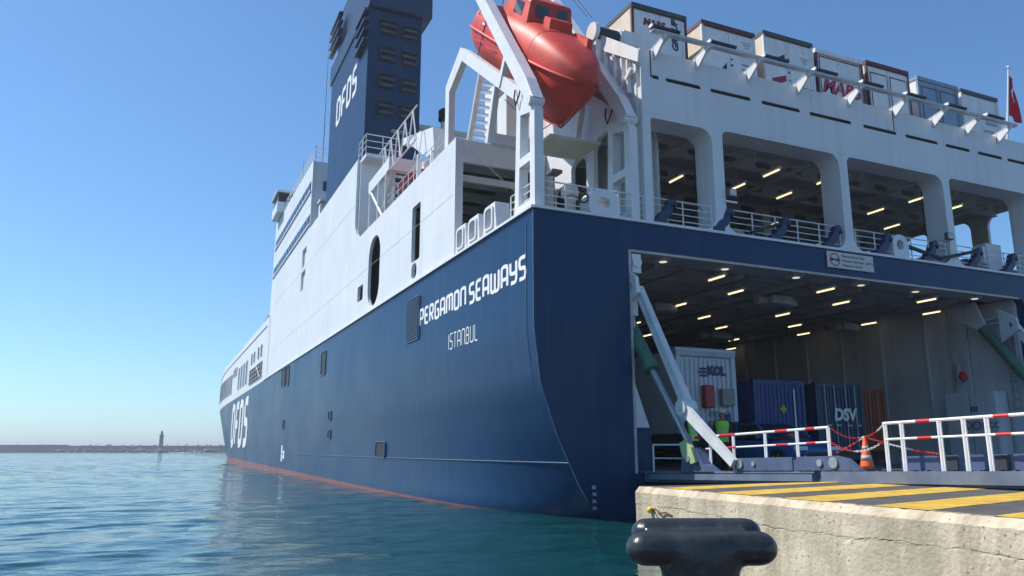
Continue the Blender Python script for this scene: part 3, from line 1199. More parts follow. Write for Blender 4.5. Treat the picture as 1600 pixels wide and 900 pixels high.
mb.tube((10.4, 26, 8.25), (10.4, 26, 8.9), .25).tube((10.4, 26, 8.9), (10.4, 26, 9.1), .1).box(10.0, 10.8, 26.8, 27.4, 8.25, 9.2)
mb.build('deck_gear', GREYW, ship)

# wall with the rounded openings beside the davit
plate('arched_wall', [(18.22, 8.25), (18.22, 13.55), (20.75, 15.4), (24.3, 15.4), (24.3, 8.25)],
      [rrect(22.8, 8.6, 23.8, 11.0, .35, rs=(.3, .3, .3, .45)), rrect(21.35, 9.3, 22.4, 11.6, .3, rs=(.3, .3, .3, .45)), rrect(19.3, 8.9, 20.85, 11.9, .45)], .16, 'X', 12.42, WHITE, ship)
MB().box(12.42, 12.56, 24.32, 55, 8.25, 13.8).build('casing_wall', WHITE, ship)
MB().box(13.9, 14.0, 19.4, 34, 8.25, 12.5).build('inner_bulkhead', INWHITE, ship)

# decks
mb = MB(); mb.box(8.95, 33.2, 18.3, 60, 8.05, 8.22)
mb.build('mooring_deck', DECKG, ship)
mb = MB(); mb.box(12.58, 33.24, 19.42, 55, 12.55, 12.75)
mb.box(12.58, 33.24, 18.17, 19.42, 12.62, 12.75)
mb.build('weather_deck', INWHITE, ship)
MB().box(12.6, 33.2, 44, 44.2, 8.25, 12.5).build('mooring_deck_wall', INWHITE, ship)

# stern gallery: thick frame with the four big openings
WIN = [(12.74, 15.02), (15.44, 20.42), (20.80, 25.60), (25.96, 30.60), (30.95, 33.2)]
holes = [rrect(a, 8.34, b, 11.68, rs=(.45, .45, .42, .22), seg=7) for a, b in WIN]
holes[0] = rrect(12.74, 8.34, 15.02, 11.62, rs=(.05, .45, .42, .1), seg=7)
plate('stern_gallery', [(12.45, 8.33), (33.4, 8.33), (33.4, 12.6), (12.45, 12.6)], holes, 0.85, 'Y', 18.0, WHITE, ship)
slots = [(12.85, 13.12), (13.36, 14.7), (15.08, 16.71), (17.17, 18.83), (19.26, 21.2), (21.78, 23.44), (23.88, 25.61), (26.03, 27.4), (27.85, 29.3), (29.6, 31.2)]
plate('stern_bulwark', [(12.45, 12.6), (33.4, 12.6), (33.4, 13.86), (12.45, 13.86)], [rrect(a, 12.92, b, 13.05, .06, seg=3) for a, b in slots], .035, 'Y', 18.0, WHITE, ship)
mb = MB(); mb.box(12.80, 12.835, 17.985, 18.0, 12.95, 13.84).box(23.31, 23.335, 17.985, 18.0, 13.08, 13.84)
mb.build('drain_slot', DARK, ship)
MB().box(12.6, 33.2, 18.22, 18.28, 12.76, 13.78).build('slot_shade_sheet', mat('slot_shade_dark', (.05, .055, .06), .6), ship)  # added dark sheet behind the slots: their shade put into colour
# cable run on the second and third pillars
mb = MB()
for x in (15.06, 25.64):
    mb.path([(x - .03, 18.9, 11.4), (x - .035, 18.92, 10), (x - .03, 18.85, 9.4), (x - .03, 18.6, 9.1)], .018, 5)
mb.build('cable', BLACK, ship)

# mooring deck ceiling: webs with lightening holes, girders
web_h = [rrect(a, 12.12, a + .75, 12.36, .11, seg=4) for a in np.arange(13.3, 32.2, 1.55)]
for y in (21.0, 23.2, 25.4, 27.6, 29.8, 32.0, 34.2, 36.4):
    plate('ceiling_web', [(12.6, 11.95), (33.2, 11.95), (33.2, 12.55), (12.6, 12.55)], web_h, .05, 'Y', y, INWHITE, ship)
    MB().box(12.6, 33.2, y - .07, y + .12, 11.93, 11.95).build('web_flange', INWHITE, ship)
for x in (15.2, 18.0, 20.6, 23.2, 25.8, 28.4, 31.0):
    MB().box(x, x + .14, 19.45, 44, 11.80, 11.93).build('ceiling_girder', INWHITE, ship)
for x in (17.5, 22.8, 28.0):
    for y in (24.3, 33):
        MB().box(x, x + .4, y, y + .4, 8.22, 11.8).build('pillar', INWHITE, ship)


def tube_lamp(x, y, z, L=0.86):
    f = MB().box(x - .09, x + .09, y - L / 2, y + L / 2, z + .05, z + .13).build('lamp', INWHITE, ship)
    MB().tube((x, y - L / 2 + .04, z + .015), (x, y + L / 2 - .04, z + .015), .026, 6).build('light_tube', LAMP, f)
    if z > 9:
        MB().tube((x, y, z + .13), (x, y, 11.93), .012, 5).build('hanger', INWHITE, f)
    else:
        MB().tube((x, y, z + .13), (x, y, 7.95), .012, 5).build('hanger', INWHITE, f)


for x, y in ((16.3, 19.6), (16.3, 21.6), (14.1, 20.9), (21.2, 21.4), (19.0, 19.7), (18.9, 21.35), (21.35, 19.5), (26.1, 21.4), (28.6, 22.7), (26.3, 19.6), (28.6, 19.8), (23.6, 24.5), (18.6, 25.5), (28.0, 26.5)):
    tube_lamp(x, y, 11.35)
MLAMPS = [(16.1, 19.45), (18.2, 21.0), (17.9, 23.85), (20.55, 25.75), (23.05, 27.7), (26.25, 30.65), (28.5, 33.55), (23.1, 23.9), (25.7, 25.9), (27.95, 27.65),
          (20.85, 19.45), (23.25, 21.0), (28.25, 24.1), (25.75, 19.3), (28.3, 21.05), (21.35, 31.1), (15.0, 26.5), (14.6, 31), (18.8, 28.3)]
for x, y in MLAMPS:
    tube_lamp(x, y, 7.22)

# vehicle deck
mb = MB(); mb.box(11.36, 30.9, 18.31, 62, .95, 1.15)
mb.build('vehicle_deck', mat('vehicle_deck_floor', (0.24, 0.26, 0.25), .6, var=.3, scale=1.5), ship)
mb = MB(); mb.box(9.2, 33, 18.31, 62, 7.95, 8.04)
mb.build('vehicle_deck_ceiling', INDARK, ship)
MB().box(DX0, DX1, 18.31, 19.25, 7.43, 7.5).build('door_soffit', INDARK, ship)
for x in (13.45, 15.8, 18.75, 21.7, 24.4, 27.6):
    p = MB().lathe([(.30, 7.36), (.30, 7.43)], (x, 18.72, 0), 16).build('round_lamp', INWHITE, ship)
    MB().lathe([(.11, 7.345), (.13, 7.362)], (x + .05, 18.72, 0), 14).build('lens', LAMPW, p)
for k in range(18):
    y = 19.9 + k * 1.45
    MB().box(11.36, 29.1, y, y + .05, 7.50, 7.95).box(11.36, 29.1, y - .08, y + .13, 7.46, 7.50).build('ceiling_beam', INDARK, ship)
for x in (13.6, 17.0, 19.6, 22.3, 24.9, 27.3):
    MB().box(x, x + .12, 19.3, 60, 7.30, 7.46).build('ceiling_girder', INDARK, ship)
mb = MB()
for k in range(5):
    mb.tube((14.9 + k * 2.7, 19.5, 7.40), (14.9 + k * 2.7, 58, 7.40), .05, 6)
mb.build('ceiling_pipe', GREYW, ship)
for x, y, s in ((20.3, 21.3, 1.0), (17.2, 24.2, .8), (24.2, 29.5, 1.1), (27.6, 24.8, .8)):
    MB().cbox(x - .5 * s, x + .5 * s, y - .4 * s, y + .4 * s, 6.98, 7.3, .06).tube((x - .9 * s, y, 7.14), (x + .9 * s, y, 7.14), .17, 10).build('ceiling_fan', INDARK, ship)
BULK = mat('bulkhead_paint', (0.55, 0.57, 0.58), .6, var=.12, scale=.5, streak=.3, streak_col=(.2, .17, .13))
MB().box(29.1, 29.25, 20.3, 62, 1.16, 7.94).build('vehicle_deck_wall', BULK, ship)
MB().box(29.25, 29.4, 18.31, 20.28, 1.16, 7.40).build('vehicle_deck_wall', BULK, ship)
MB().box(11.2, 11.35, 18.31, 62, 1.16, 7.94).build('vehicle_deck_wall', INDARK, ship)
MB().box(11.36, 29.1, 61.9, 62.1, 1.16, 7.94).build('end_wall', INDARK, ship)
for y in np.arange(22, 60, 2.2):
    MB().box(29.0, 29.1, y, y + .08, 1.16, 7.46).build('wall_frame', BULK, ship)
# cupboard with prohibition signs by the door
cb = MB().cbox(28.35, 29.08, 18.9, 20.95, 1.16, 3.95, .03).build('control_cabinet', BULK, ship)
MB().box(28.342, 28.352, 19.90, 19.915, 1.2, 3.9).build('door_gap', DARK, cb)
for k in range(3):
    y = 20.1 - k * .38
    me = plate_mesh(circ(y, 2.68, .165, 20), [circ(y, 2.68, .13, 20)], .006, 'X', 28.338)
    fin('prohibition_ring', me, NAVY, cb)
    MB().beam((28.34, y + .09, 2.77), (28.34, y - .09, 2.59), .006, .03, (1, 0, 0)).build('prohibition_bar', NAVY, cb)
for dy in (.45, .22):
    text('sign_text', 'C', .3, (28.34, 18.72 + dy, 2.68), 'X', NAVY, cb)
for dy in (-.1, 0, .1):
    MB().box(28.336, 28.342, 19.72 + dy, 19.78 + dy, 3.2, 3.4).build('sign_stroke', NAVY, cb)
mb = MB()
mb.tube((28.98, 20.9, 1.2), (28.98, 20.9, 7.3), .03).tube((28.9, 20.6, 4.4), (28.9, 20.6, 5.1), .12).path([(28.95, 20.3, 5.0), (28.9, 20.5, 5.6), (28.95, 20.7, 6.4)], .02)
mb.build('wall_pipe', GREYW, ship)
MB().lathe([(.02, 0), (.13, .04), (.16, .2), (.1, .34), (.02, .38)], (28.9, 20.45, 4.45), 12).build('hose_reel', RED, ship)
# pipework and ladder at the right jamb
mb = MB()
for dy in (18.5, 18.75):
    mb.tube((29.2, dy, 3.2), (29.2, dy, 6.3), .035)
for k in range(9):
    mb.tube((29.2, 18.5, 3.3 + k * .33), (29.2, 18.75, 3.3 + k * .33), .02)
mb.path([(28.6, 19.2, 6.65), (28.9, 18.8, 6.75), (29.15, 18.5, 6.75), (29.2, 18.42, 6.4), (29.2, 18.4, 4.5)], .05)
mb.path([(28.6, 19.3, 6.45), (28.95, 18.9, 6.55), (29.15, 18.62, 6.5), (29.2, 18.6, 5.5)], .04)
mb.build('jamb_pipework', GREYW, ship)

# ------------------------------------------------------------------ ramp, levers, cylinders
ramp = MB()
def rz(y): return 1.20 + (18 - y) * 0.0262
prof_y = [18.05, 11.8, 7.8, 3.6, 1.6]
q, fs = [], []
for y in prof_y:
    zt = rz(y) if y > 2 else 1.2
    th = .26 if y > 3.7 else .02
    if abs(y - 3.6) < .01: th = .2
    q += [(12.1, y, zt), (29.1, y, zt), (29.1, y, zt - th), (12.1, y, zt - th)]
for k in range(len(prof_y) - 1):
    b = k * 4
    fs += [(b, b + 1, b + 5, b + 4), (b + 1, b + 2, b + 6, b + 5), (b + 2, b + 3, b + 7, b + 6), (b + 3, b, b + 4, b + 7)]
fs += [(0, 3, 2, 1), (16, 17, 18, 19)]
ramp._add(q, fs)
rmp = ramp.build('stern_ramp', RAMPB, ship)
mb = MB()
for k in range(54):
    y = 17.7 - k * .26
    mb.box(12.35, 28.9, y - .03, y + .03, rz(y) + .002, rz(y) + .022)
mb.build('tread_bars', RAMPT, rmp)
# side girder, grey ledge plate, raised kerb
mb = MB()
def slab(mb, x0, x1, y0, y1, zb, zt):
    q = [(x0, y0, rz(y0) + zb), (x1, y0, rz(y0) + zb), (x1, y0, rz(y0) + zt), (x0, y0, rz(y0) + zt), (x0, y1, rz(y1) + zb), (x1, y1, rz(y1) + zb), (x1, y1, rz(y1) + zt), (x0, y1, rz(y1) + zt)]
    mb._add(q, [(0, 1, 2, 3), (7, 6, 5, 4), (0, 4, 5, 1), (1, 5, 6, 2), (2, 6, 7, 3), (3, 7, 4, 0)])
slab(mb, 11.96, 12.098, 11.9, 17.6, -.19, -.05)
slab(mb, 12.02, 12.098, 11.9, 17.9, -.03, .01)
slab(mb, 12.0, 12.098, 3.7, 11.7, -.21, .005)
mb.build('side_ledge', mat('ledge_grey', (0.13, 0.16, 0.22), .5, var=.2, scale=2), rmp)
mb = MB()
slab(mb, 12.45, 12.55, 2.5, 10.2, .0, .27)
mb.build('ramp_kerb', RAMPB, rmp)
for k in range(6):
    y = 9.2 - k * .9
    mb = MB(); slab(mb, 12.43, 12.448, y - .12, y + .12, .02, .25)
    mb.build('kerb_recess_shade', mat('kerb_dark', (.03, .035, .045), .6), rmp)  # flat dark plates on the kerb: recess shade put into the colour


def linkplate(name, pts, x, t, m, holes=()):
    return plate(name, pts, list(holes), t, 'X', x, m, rmp)


def mech(xa, mir):
    sx = 1 if mir else -1
    # lower links lying on the ramp
    mb = MB()
    slab(mb, xa, xa + .14, 12.45, 14.25, .03, .30)
    slab(mb, xa, xa + .14, 11.35, 12.3, .03, .30)
    slab(mb, xa + .02, xa + .12, 12.3, 12.45, .03, .24)
    lk = mb.build('ramp_link', RAMPB, rmp)
    plate('link_end', [(11.35, rz(11.35) + .02), (11.35, rz(11.3) + .30), (11.05, rz(11.1) + .24), (10.75, rz(10.8) + .02)], [], .14, 'X', xa, RAMPB, lk)
    mb = MB()
    for y, r in ((14.05, .10), (11.7, .07), (13.6, .05), (11.35, .11)):
        mb.tube((xa - .035, y, rz(y) + .17), (xa + .02, y, rz(y) + .17), r, 14)
    mb.build('pivot_pin', STEEL, lk)
    # white folding lever
    A, B, C = (17.93, 6.27), (15.92, 2.82), (14.15, 1.49)
    def arm(p, q, w0, w1):
        p, q = Vector(p), Vector(q)
        d = (q - p).normalized(); nn = Vector((-d.y, d.x))
        return [tuple(p + nn * w0), tuple(p - nn * w0), tuple(q - nn * w1), tuple(q + nn * w1)]
    lv = plate('folding_lever', arm(A, B, .11, .15), [], .16, 'X', xa - .01, mat('lever_white', (.60, .63, .64), .45, var=.1, scale=2, streak=.2), rmp)
    plate('lower_lever', arm(B, C, .15, .10), [], .12, 'X', xa - .14, MATS['lever_white'], lv)
    for sgn in (-1, 1):
        d = (Vector(B) - Vector(A)).normalized(); nn = Vector((-d.y, d.x)) * .10 * sgn
        MB().beam((xa - .02, A[0] + nn.x, A[1] + nn.y), (xa - .02, B[0] + nn.x, B[1] + nn.y), .05, .03, (1, 0, 0)).build('lever_flange', MATS['lever_white'], lv)
    mb = MB()
    mb.tube((xa - .2, B[0], B[1]), (xa + .2, B[0], B[1]), .2, 18)
    mb.tube((xa - .23, B[0], B[1]), (xa + .23, B[0], B[1]), .07, 10)
    mb.build('lever_hub', MATS['lever_white'], lv)
    # lifting cylinder
    T, E_, Bt = (19.4, 6.6), (17.5, 3.93), (15.75, 1.62)
    xc = xa + .1
    cy = MB().tube((xc, *T), (xc, *E_), .19, 18).tube((xc, E_[0] + .14, E_[1] + .2), (xc, E_[0] - .02, E_[1] - .03), .215, 18).build('lifting_cylinder', GREEN, rmp)
    soften(cy)
    soften(MB().tube((xc, *E_), (xc, *Bt), .085, 14).build('piston_rod', STEEL, cy))
    mb = MB()
    plate('rod_clevis', [(16.2, 1.25), (16.1, 1.6), (15.95, 1.8), (15.75, 1.86), (15.55, 1.8), (15.3, 1.45), (15.0, 1.28)], [], .30, 'X', xc - .15, RAMPB, cy)
    plate('rod_eye', [(15.97, 1.62), (16.05, 1.95), (15.85, 2.03), (15.6, 1.85), (15.45, 1.5), (15.6, 1.45)], [], .10, 'X', xc - .26, mat('eye_green', (.35, .45, .22), .5, var=.2), cy)
    MB().tube((xc - .28, 15.75, 1.58), (xc - .15, 15.75, 1.58), .09, 12).build('pin', STEEL, cy)
    # lever anchorage at the jamb
    plate('lever_bracket', [(18.4, 6.95), (17.75, 6.55), (17.7, 6.1), (18.4, 5.7)], [circ(18.0, 6.3, .1, 12)], .12, 'X', xa - .17, BULK if mir else WHITE2, ship)


mech(12.0, False)
mech(28.55, True)
plate('cylinder_bracket', [(20.3, 7.4), (19.3, 7.4), (19.0, 6.5), (19.3, 6.3), (20.3, 6.9)], [], .12, 'X', 28.42, BULK, ship)
# jamb hardware at the top left of the door and the white fender plate low on the left
mb = MB()
mb.box(11.95, 12.25, 18.05, 18.5, 6.75, 7.3).tube((12.1, 18.0, 7.05), (12.1, 18.5, 7.05), .16).box(11.93, 12.1, 18.06, 18.4, 5.5, 6.3).tube((12.05, 18.2, 4.8), (12.05, 18.2, 6.7), .03)
mb.build('door_latch', WHITE2, ship)
plate('jamb_plate', [(12.0, 1.2), (12.0, 3.9), (12.2, 3.9), (12.75, 2.35), (12.8, 1.2)], [], .1, 'Y', 18.6, HULL, ship)
plate('jamb_plate', [(12.02, 2.4), (12.02, 3.85), (12.18, 3.85), (12.7, 2.4)], [], .02, 'Y', 18.57, WHITE2, ship)

# ramp railings: white tubes with red sleeves
RW = mat('railing_white', (.78, .78, .78), .4, var=.08, scale=4)
def ramp_rail(ya, yb, posts, reds, x=12.22, split=True):
    def zt(y): return rz(y) + .865 - max(0, (y - 11.5)) * .008
    def zl(y): return rz(y) + .575 - max(0, (y - 11.5)) * .008
    mb = MB()
    mb.tube((x, ya, zt(ya)), (x, yb, zt(yb)), .028, 8).tube((x, ya, zl(ya)), (x, yb, zl(yb)), .022, 8)
    for y in posts:
        mb.tube((x, y, rz(y) - .05), (x, y, zt(y) + .01), .026, 8)
        mb.tube((x, y - .045, rz(y) - .05), (x, y - .045, zt(y)), .018, 6)
    r_ = mb.build('ramp_railing', RW, rmp)
    for a, b in reds:
        MB().tube((x, a, zt(a)), (x, b, zt(b)), .034, 8).build('red_sleeve', RED, r_)
        MB().tube((x, a, zl(a)), (x, b, zl(b)), .028, 8).build('red_sleeve', RED, r_)
ramp_rail(16.1, 11.62, [16.1, 15.35, 14.5, 13.45, 12.5, 11.65], [(14.95, 14.4), (13.1, 12.75), (12.22, 11.98), (15.9, 15.5)])
ramp_rail(10.32, 4.2, [10.3, 9.95, 9.2, 8.75, 8.35, 7.4, 6.2, 5.1], [(9.62, 9.35), (8.2, 7.95), (6.9, 6.6)])
railing('inner_railing', [(12.4, 18.0, 1.2), (12.9, 17.3, 1.2), (12.4, 16.4, 1.25)], .72, 2, rmp, RW, .018, 1.2, .024)

# ------------------------------------------------------------------ stern deck fittings
railing('stern_railing', [(8.98, 18.12, 8.3), (12.45, 18.12, 8.3)], .82, 4, ship, WHITE2, .018, .85, .024)
for (a, b) in ((12.78, 14.95), (15.6, 20.3), (21.0, 25.5), (26.1, 30.5), (31.1, 33.1)):
    railing('stern_railing', [(a, 18.12, 8.3), (b, 18.12, 8.3)], .82, 4, ship, WHITE2, .016, .95, .024)
railing('side_railing', [(8.98, 18.3, 8.3), (8.98, 19.9, 8.3)], .85, 4, ship, WHITE2, .018, .8, .024)
# dark blue hooks on the stern edge (securing hooks of the ramp)
hk = [(-.34, 0), (-.30, .18), (-.16, .34), (-.02, .42), (.04, .56), (.12, .74), (.26, .82), (.38, .76), (.42, .60), (.38, .50), (.32, .56), (.27, .58), (.24, .50), (.25, .36), (.14, .22), (.02, .12), (.0, 0)]
for x in (13.15, 15.3, 17.6, 19.85, 22.2, 24.55, 26.95, 28.95):
    me = plate_mesh([(x + a, 8.33 + b) for a, b in hk], [], .26, 'Y', 17.96)
    o = fin('securing_hook', me, DARKBLUE, ship)
    bv = o.modifiers.new('b', 'BEVEL'); bv.width = .03; bv.segments = 2
    MB().cbox(x - .42, x + .02, 17.97, 18.3, 8.33, 8.47, .02).build('hook_base', DARKBLUE, o)
# levers between the hooks
mb = MB()
mb.beam((16.4, 18.05, 8.45), (17.5, 18.05, 8.85), .09, .09)
mb.build('hook_linkage', BLACK, ship)
mb = MB()
mb.beam((25.0, 17.98, 8.48), (26.9, 17.98, 8.95), .12, .12).beam((25.0, 17.98, 8.48), (23.4, 17.99, 8.75), .1, .1)
mb.build('hook_linkage', BLACK, ship)


def ring_chock(x, y, z, wd, ht, dp, hole):
    me = plate_mesh(rrect(x - wd / 2, z, x + wd / 2, z + ht, rs=(.12, .12, ht * .45, ht * .45)), [rrect(x + hole[0], z + hole[1], x + hole[2], z + hole[3], hole[4])], dp, 'Y', y)
    o = fin('mooring_chock', me, WHITE2, ship)
    bv = o.modifiers.new('b', 'BEVEL'); bv.width = .07; bv.segments = 3
    return o


ring_chock(11.05, 17.98, 8.32, 1.0, .74, .55, (-.22, .22, .18, .52, .14))
ring_chock(23.0, 17.97, 8.32, .78, .82, .5, (-.2, .26, .16, .62, .17))
for y in (23.5, 22.35, 21.0):                       # three chocks along the port bulwark
    me = plate_mesh([(y - .55, 8.3), (y - .42, 9.2), (y + .38, 9.2), (y + .55, 8.3)], [rrect(y - .25, 8.45, y + .25, 9.05, .12)], .5, 'X', 8.74)
    o = fin('mooring_chock', me, WHITE2, ship)
    bv = o.modifiers.new('b', 'BEVEL'); bv.width = .03; bv.segments = 2
    MB().box(9.0, 9.02, y - .24, y + .24, 8.46, 9.04).build('chock_back', GREYW, o)
    plate('roller_frame', rrect(y - .34, 8.38, y + .34, 9.12, .12), [rrect(y - .25, 8.45, y + .25, 9.05, .12)], .05, 'X', 8.69, WHITE2, o)
vt = MB().lathe([(.15, 0), (.15, .62), (.24, .64), (.26, .80), (.22, .95), (.12, 1.03), (.03, 1.05)], (10.2, 18.5, 8.25), 16).build('vent_mushroom', mat('cream_vent', (.62, .58, .48), .5), ship, smooth=True)
soften(vt)
me = plate_mesh(circ(10.4, 8.78, .17, 20), [circ(10.4, 8.78, .13, 20)], .03, 'Y', 18.06)
fin('rope_ring', me, BLACK, ship)
mb = MB(); mb.cbox(9.85, 10.2, 18.9, 19.3, 9.75, 9.86, .02).tube((10.0, 19.1, 8.25), (10.0, 19.1, 9.78), .03)
mb.build('floodlight', mat('lamp_grey', (.09, .10, .11), .5), ship)
MB().cbox(9.2, 9.9, 19.6, 20.3, 8.25, 8.95, .1).build('deck_locker', GREYW, ship)
for x, z in ((15.62, 9.6), (25.5, 9.35)):
    o = MB().cbox(x - .16, x + .16, 17.86, 18.0, z - .13, z + .13, .02).build('floodlight', mat('lamp_grey', (.09, .10, .11), .5), ship)
    MB().box(x - .12, x + .12, 17.85, 17.862, z - .09, z + .09).build('lens', mat('lamp_lens', (.6, .62, .6), .15), o)
MB().beam((15.35, 17.99, 9.33), (15.85, 17.99, 9.33), .06, .06).build('lamp_bracket', WHITE2, ship)
# mooring winches and gear standing inside
for x, y in ((17.3, 20.2), (19.6, 20.6), (22.6, 20.6), (28.6, 20.0)):
    o = MB().tube((x - .5, y, 8.85), (x + .5, y, 8.85), .32, 18).tube((x - .55, y, 8.85), (x - .5, y, 8.85), .5, 18).tube((x + .5, y, 8.85), (x + .55, y, 8.85), .5, 18).build('mooring_winch', DARKBLUE, ship)
    MB().cbox(x - .8, x - .6, y - .4, y + .4, 8.23, 9.1, .03).cbox(x + .6, x + .8, y - .4, y + .4, 8.23, 9.1, .03).build('winch_frame', DARKBLUE, o)
    MB().tube((x - .45, y, 8.85), (x + .45, y, 8.85), .42, 14).build('rope_coil', mat('rope', (.45, .38, .26), .9, var=.3, scale=20), o)
o = MB().cbox(29.0, 29.9, 18.9, 19.4, 8.25, 9.75, .03).cbox(28.85, 28.99, 18.95, 19.3, 8.9, 9.6, .02).build('deck_cabinet', WHITE2, ship)

# gusset brackets and the long beam over the stern bulwark
for x in (12.95, 14.55, 16.6, 18.75, 21.1, 23.35, 25.42, 27.25, 29.1):
    pr = [(18.13, 13.50), (18.20, 13.62), (18.2, 13.88), (18.08, 13.96), (17.44, 14.10), (17.38, 14.10), (17.38, 14.02), (17.985, 13.55), (18.02, 13.50)]
    o = plate('gusset_bracket', pr, [circ(18.06, 13.76, .085, 14)], .06, 'X', x, WHITE2, ship)
    MB().beam((x + .12, 18.15, 13.965), (x + .12, 17.40, 14.125), .26, .02, (0, 0, 1)).build('bracket_flange', WHITE2, o)
    MB().box(x - .012, x - .001, 17.985, 18.0, 13.60, 14.0).build('bracket_rib', GREYW, o)
bm_ = MB().cbox(12.55, 29.6, 17.42, 17.60, 14.15, 14.255, .02).build('stern_beam', mat('beam_grey_white', (.5, .52, .54), .5, var=.1, streak=.2), ship)
for k in range(8):
    x = 12.55 + k * 2.18
    o = MB().cbox(x, x + 1.0, 17.38, 17.56, 14.272, 14.36, .02).build('beam_pad', mat('pad_dark', (.035, .045, .06), .6), bm_)
    MB().box(x - .05, x - .001, 17.38, 17.56, 14.272, 14.37).build('pad_stop', WHITE2, o)

# sloping cheek plate on the wall beside the stern gallery, with stiffeners below it
o = plate('davit_cheek_plate', [(17.95, 13.33), (17.86, 13.70), (20.62, 15.76), (20.95, 15.40)], [], .10, 'X', 12.31, DAVITW, ship)
for y, z1 in ((18.45, 13.65), (18.75, 13.85), (19.2, 14.2), (19.75, 14.55)):
    MB().box(12.26, 12.41, y, y + .07, 12.55, z1).build('wall_stiffener', DAVITW, o)
MB().beam((12.3, 19.0, 12.7), (12.3, 18.25, 13.25), .12, .12, (1, 0, 0)).build('cheek_brace', DAVITW, o)

# ------------------------------------------------------------------ lifeboat davit
dav = empty('lifeboat_davit', (10.6, 20, 8.25))
dav.parent = ship
dav.matrix_parent_inverse = world_of(ship).inverted()


def dplate(name, pts, holes, t, x):
    return plate(name, pts, holes, t, 'X', x, DAVITW, dav)


for x, side in ((8.86, 0), (12.0, 1)):
    # aft post: two legs with a cross bar
    pts = [(18.05, 8.33), (18.05, 11.2), (18.25, 11.5), (19.25, 11.95), (19.25, 11.4), (19.4, 8.33)]
    dplate('aft_post', pts, [[(18.35, 8.6), (18.35, 9.75), (19.05, 9.75), (19.12, 8.6)], [(18.35, 10.0), (18.35, 11.2), (18.98, 11.35), (19.02, 10.0)]], .28, x)
    # inclined launching beam, arch and forward post
    d = Vector((23.9 - 18.1, 15.75 - 11.25)).normalized(); nn = Vector((-d.y, d.x)) * .21
    p0, p1 = Vector((18.2, 11.35)), Vector((23.9, 15.75))
    if side == 0:
        pts = [tuple(p0 - nn), tuple(p1 - nn), (25.35, 14.95), (25.35, 12.71), (25.75, 12.71), (25.75, 15.35), (24.2, 16.2), tuple(p1 + nn), tuple(p0 + nn)]
        dplate('launch_rail', pts, [], .24, x + .02)
    else:
        pts = [tuple(p0 - nn), tuple(p1 - nn), tuple(p1 + nn), tuple(p0 + nn)]
        dplate('launch_rail', pts, [], .24, x + .02)
    # hinged A-frame arm leaning forward over the boat
    a0, a1 = Vector((18.15, 11.45)), Vector((23.4, 18.7))
    d = (a1 - a0).normalized(); nn = Vector((-d.y, d.x))
    pts = [tuple(a0 - nn * .16), tuple(a0 - nn * .22 + d * 1.2), tuple(a1 - nn * .2), tuple(a1 + nn * .2), tuple(a0 + nn * .26 + d * .9), tuple(a0 + nn * .16)]
    arm = dplate('launch_arm', pts, [], .34, x - .06)
    MB().tube((x - .12, 18.2, 11.5), (x + .34, 18.2, 11.5), .14, 14).build('arm_pivot', DAVITW, arm)
    # strut and hydraulic ram
    MB().beam((x + .1, 20.6, 13.0), (x + .1, 19.9, 14.1), .2, .24, (1, 0, 0)).build('strut', DAVITW, dav)
    o = MB().tube((x + .36, 19.7, 13.7), (x + .36, 18.9, 12.5), .11, 12).build('arm_ram', DAVITW, dav)
    MB().tube((x + .36, 18.9, 12.5), (x + .36, 18.55, 11.9), .06, 10).build('ram_rod', STEEL, o)
    MB().path([(x - .02, 19.3, 12.3), (x - .08, 19.25, 12.0), (x - .1, 19.1, 11.7), (x - .06, 18.95, 11.95), (x - .02, 18.9, 12.2)], .025).build('hydraulic_hose', BLACK, dav)
    MB().beam((x + .1, 21.0, 13.2), (x + .1, 21.6, 11.5), .2, .2, (1, 0, 0)).build('strut', DAVITW, dav)
MB().beam((8.8, 23.45, 18.75), (12.4, 23.45, 18.75), .4, .5).build('arm_crosshead', DAVITW, dav)
MB().beam((9.0, 21.5, 11.6), (12.2, 21.5, 11.6), .3, .35).build('cross_beam', DAVITW, dav)
MB().beam((9.0, 25.5, 12.9), (12.2, 25.5, 12.9), .25, .3).build('cross_beam', DAVITW, dav)
MB().box(9.95, 11.7, 19.2, 20.6, 11.0, 11.08).build('boat_platform', mat('platform_cream', (.50, .47, .40), .6), dav)
# hanging blocks and wires
mb = MB()
mb.tube((11.35, 22.6, 17.9), (11.5, 22.6, 17.9), .22, 14).tube((11.42, 22.6, 18.0), (11.42, 22.6, 18.6), .05)
mb.build('fall_block', DAVITW, dav)
mb = MB()
mb.tube((9.25, 22.1, 17.3), (9.25, 23.4, 15.5), .018, 5).tube((11.42, 22.5, 17.8), (11.35, 22.4, 16.6), .018, 5)
mb.tube((11.9, 20.2, 16.0), (11.3, 22.0, 18.8), .012, 5).tube((12.1, 20.2, 16.0), (11.5, 22.0, 18.9), .012, 5)
mb.tube((9.6, 20.5, 11.2), (11.9, 20.5, 13.0), .015, 5).tube((9.05, 24.6, 12.8), (9.1, 19.3, 8.9), .012, 5).tube((9.2, 19.1, 11.3), (9.9, 22.5, 13.6), .012, 5)
mb.build('wire', BLACK, dav)
# winch drum at the head of the right arm
o = MB().tube((12.05, 20.2, 15.45), (12.2, 20.2, 15.45), .34, 18).build('winch', DAVITW, dav)
MB().tube((13.05, 20.2, 15.45), (13.15, 20.2, 15.45), .30, 18).build('drum_flange', DAVITW, o)
MB().tube((12.2, 20.2, 15.45), (13.05, 20.2, 15.45), .24, 18).build('wire_drum', mat('wire_rope', (.03, .035, .045), .5), o)
MB().cbox(13.15, 13.9, 19.95, 20.45, 15.15, 15.7, .06).box(12.1, 13.6, 20.0, 20.4, 13.8, 15.12).build('winch_housing', DAVITW, o)

